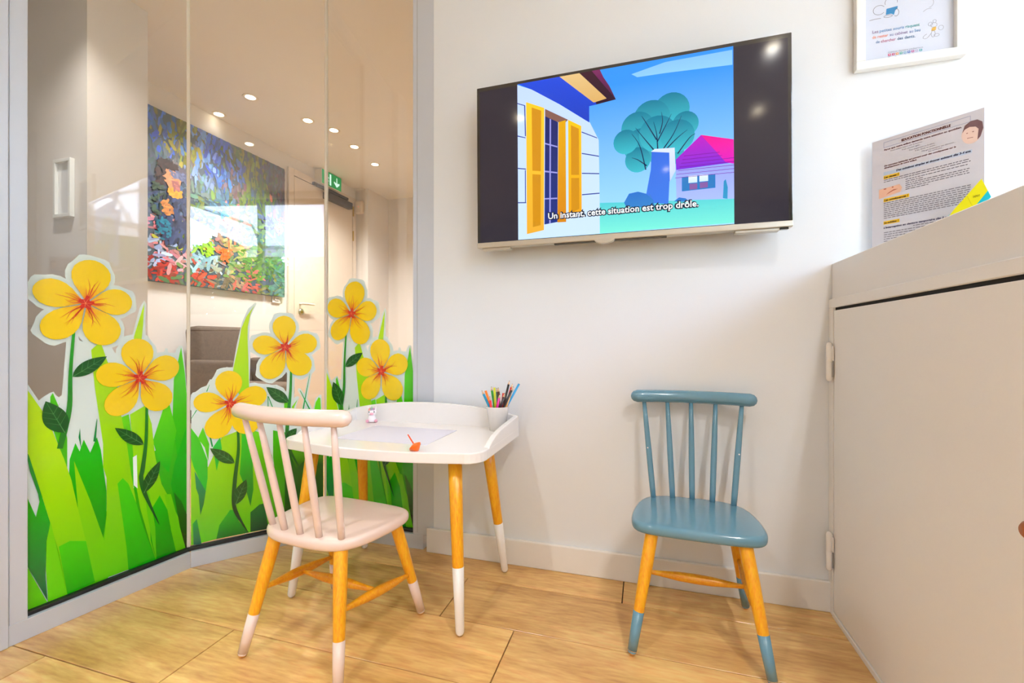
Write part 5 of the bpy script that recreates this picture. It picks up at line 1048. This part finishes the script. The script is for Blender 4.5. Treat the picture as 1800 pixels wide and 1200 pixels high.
# ------------------------------------------------------------ window, awning and garden (seen mirrored in the panes)
M_upvc = mat('window_frame_grey', (120, 124, 130), .4)
wg = empty('window_4', (WIN_X, 0, 0)); struct(wg)
def wb(name, y0, y1, z0, z1, m=M_upvc, x0=.03, x1=.09): return box(name, (x0, y0, z0), (x1, y1, z1), m, wg, .002)
for y in (WIN_Y0, -.80, .15, WIN_Y1-.06): wb('mullion', y, y+.06, .06, WIN_Z1-.05)
wb('head_rail', WIN_Y0, WIN_Y1, WIN_Z1-.05, WIN_Z1); wb('sill_rail', WIN_Y0, WIN_Y1, 0, .06)
for y0, y1 in [(WIN_Y0+.06, -.80), (-.74, .15), (.21, WIN_Y1-.06)]: wb('window_pane', y0, y1, .06, WIN_Z1-.05, M_winglass, .055, .061)
gd = box('ground', (WIN_X+.13, -9, -.2), (16, 9, -.03), mat('terrace_paving', (150, 145, 135), .8)); struct(gd)
# awning
aw = empty('awning', (WIN_X+.14, -.4, 2.45)); tag(aw, 'white folding arm awning outside, mirrored in the middle pane', 'awning')
ma_ = bpy.data.materials.new('awning_fabric'); ma_.use_nodes = True
nn = ma_.node_tree.nodes; ll = ma_.node_tree.links; tr = nn.new('ShaderNodeBsdfTranslucent'); tr.inputs[0].default_value = (.92, .92, .92, 1)
mxs = nn.new('ShaderNodeMixShader'); mxs.inputs[0].default_value = .5; nn['Principled BSDF'].inputs['Base Color'].default_value = (.85, .85, .85, 1)
ll.new(nn['Principled BSDF'].outputs[0], mxs.inputs[1]); ll.new(tr.outputs[0], mxs.inputs[2]); ll.new(mxs.outputs[0], nn['Material Output'].inputs[0])
bm = bmesh.new(); v_ = [bm.verts.new(q) for q in [(0, -1.9, .06), (0, 2.4, .06), (1.9, 2.4, -.20), (1.9, -1.9, -.20)]]; bm.faces.new(v_)
link('awning_fabric', bm2mesh(bm, 'awning_fabric'), ma_, aw)
M_arm = mat('awning_arm', (200, 202, 205), .4)
box('front_bar', (1.88, -1.9, -.24), (1.95, 2.4, -.17), M_arm, aw, .01)
box('valance', (1.94, -1.9, -.36), (1.945, 2.4, -.22), ma_, aw)
box('cassette', (-.10, -1.95, .0), (.02, 2.45, .12), M_arm, aw, .02)
for y in (-1.6, .4):
    tube('folding_arm', [(.02, y, .0), (.95, y+.45, -.12), (1.88, y, -.21)], [.022, .022, .022], M_arm, aw, 10)
# shrubs
M_lf = [mat('leaf_green_a', (96, 140, 50), .6, var=.5, noise_scale=2), mat('leaf_green_b', (50, 96, 46), .6, var=.5, noise_scale=2), mat('leaf_green_c', (150, 180, 70), .6, var=.4, noise_scale=2)]
rs_ = random.Random(21)
def shrub(x, y, h, w, label, m):
    t = empty('garden_tree', (x, y, -.03)); tag(t, label, 'tree', 'garden trees mirrored in the glass')
    tube('trunk', [(0, 0, 0), (.05, .03, h*.6)], [.09, .05], mat('bark', (90, 70, 55), .9), t, 10, None, False)
    vs = []; fs = []
    for k in range(2600):
        a = rs_.uniform(0, 2*PI); u = rs_.uniform(-1, 1); r = rs_.uniform(.55, 1)**.5
        p = Vector((w*r*math.cos(a)*math.sqrt(1-u*u), w*r*math.sin(a)*math.sqrt(1-u*u), h*.55+h*.48*r*u))
        d1 = Vector((rs_.gauss(0, 1), rs_.gauss(0, 1), rs_.gauss(0, 1))).normalized(); d2 = d1.orthogonal().normalized(); s = rs_.uniform(.08, .16)
        b = len(vs); vs += [tuple(p+d1*s), tuple(p+d2*s*.5), tuple(p-d1*s), tuple(p-d2*s*.5)]; fs.append((b, b+1, b+2, b+3))
    me = bpy.data.meshes.new('foliage'); me.from_pydata(vs, [], fs); me.update(); link('foliage', me, m, t, None, 'stuff')
for k, (x, y, h, w) in enumerate([(6.6, -6.2, 3.2, .95), (6.2, -4.2, 2.9, .95), (6.6, -2.2, 3.1, .95), (6.3, -.2, 3.0, .95), (6.6, 1.8, 3.2, .95), (8.9, -5.3, 3.4, .9), (8.8, -3.2, 3.2, .9), (8.9, -1.1, 3.4, .9), (8.8, 1.0, 3.3, .9)]):
    shrub(x, y, h, w, ['pale olive', 'dark green', 'yellow green'][k % 3] + ' garden tree behind the awning, mirrored in the middle pane', M_lf[k % 3])
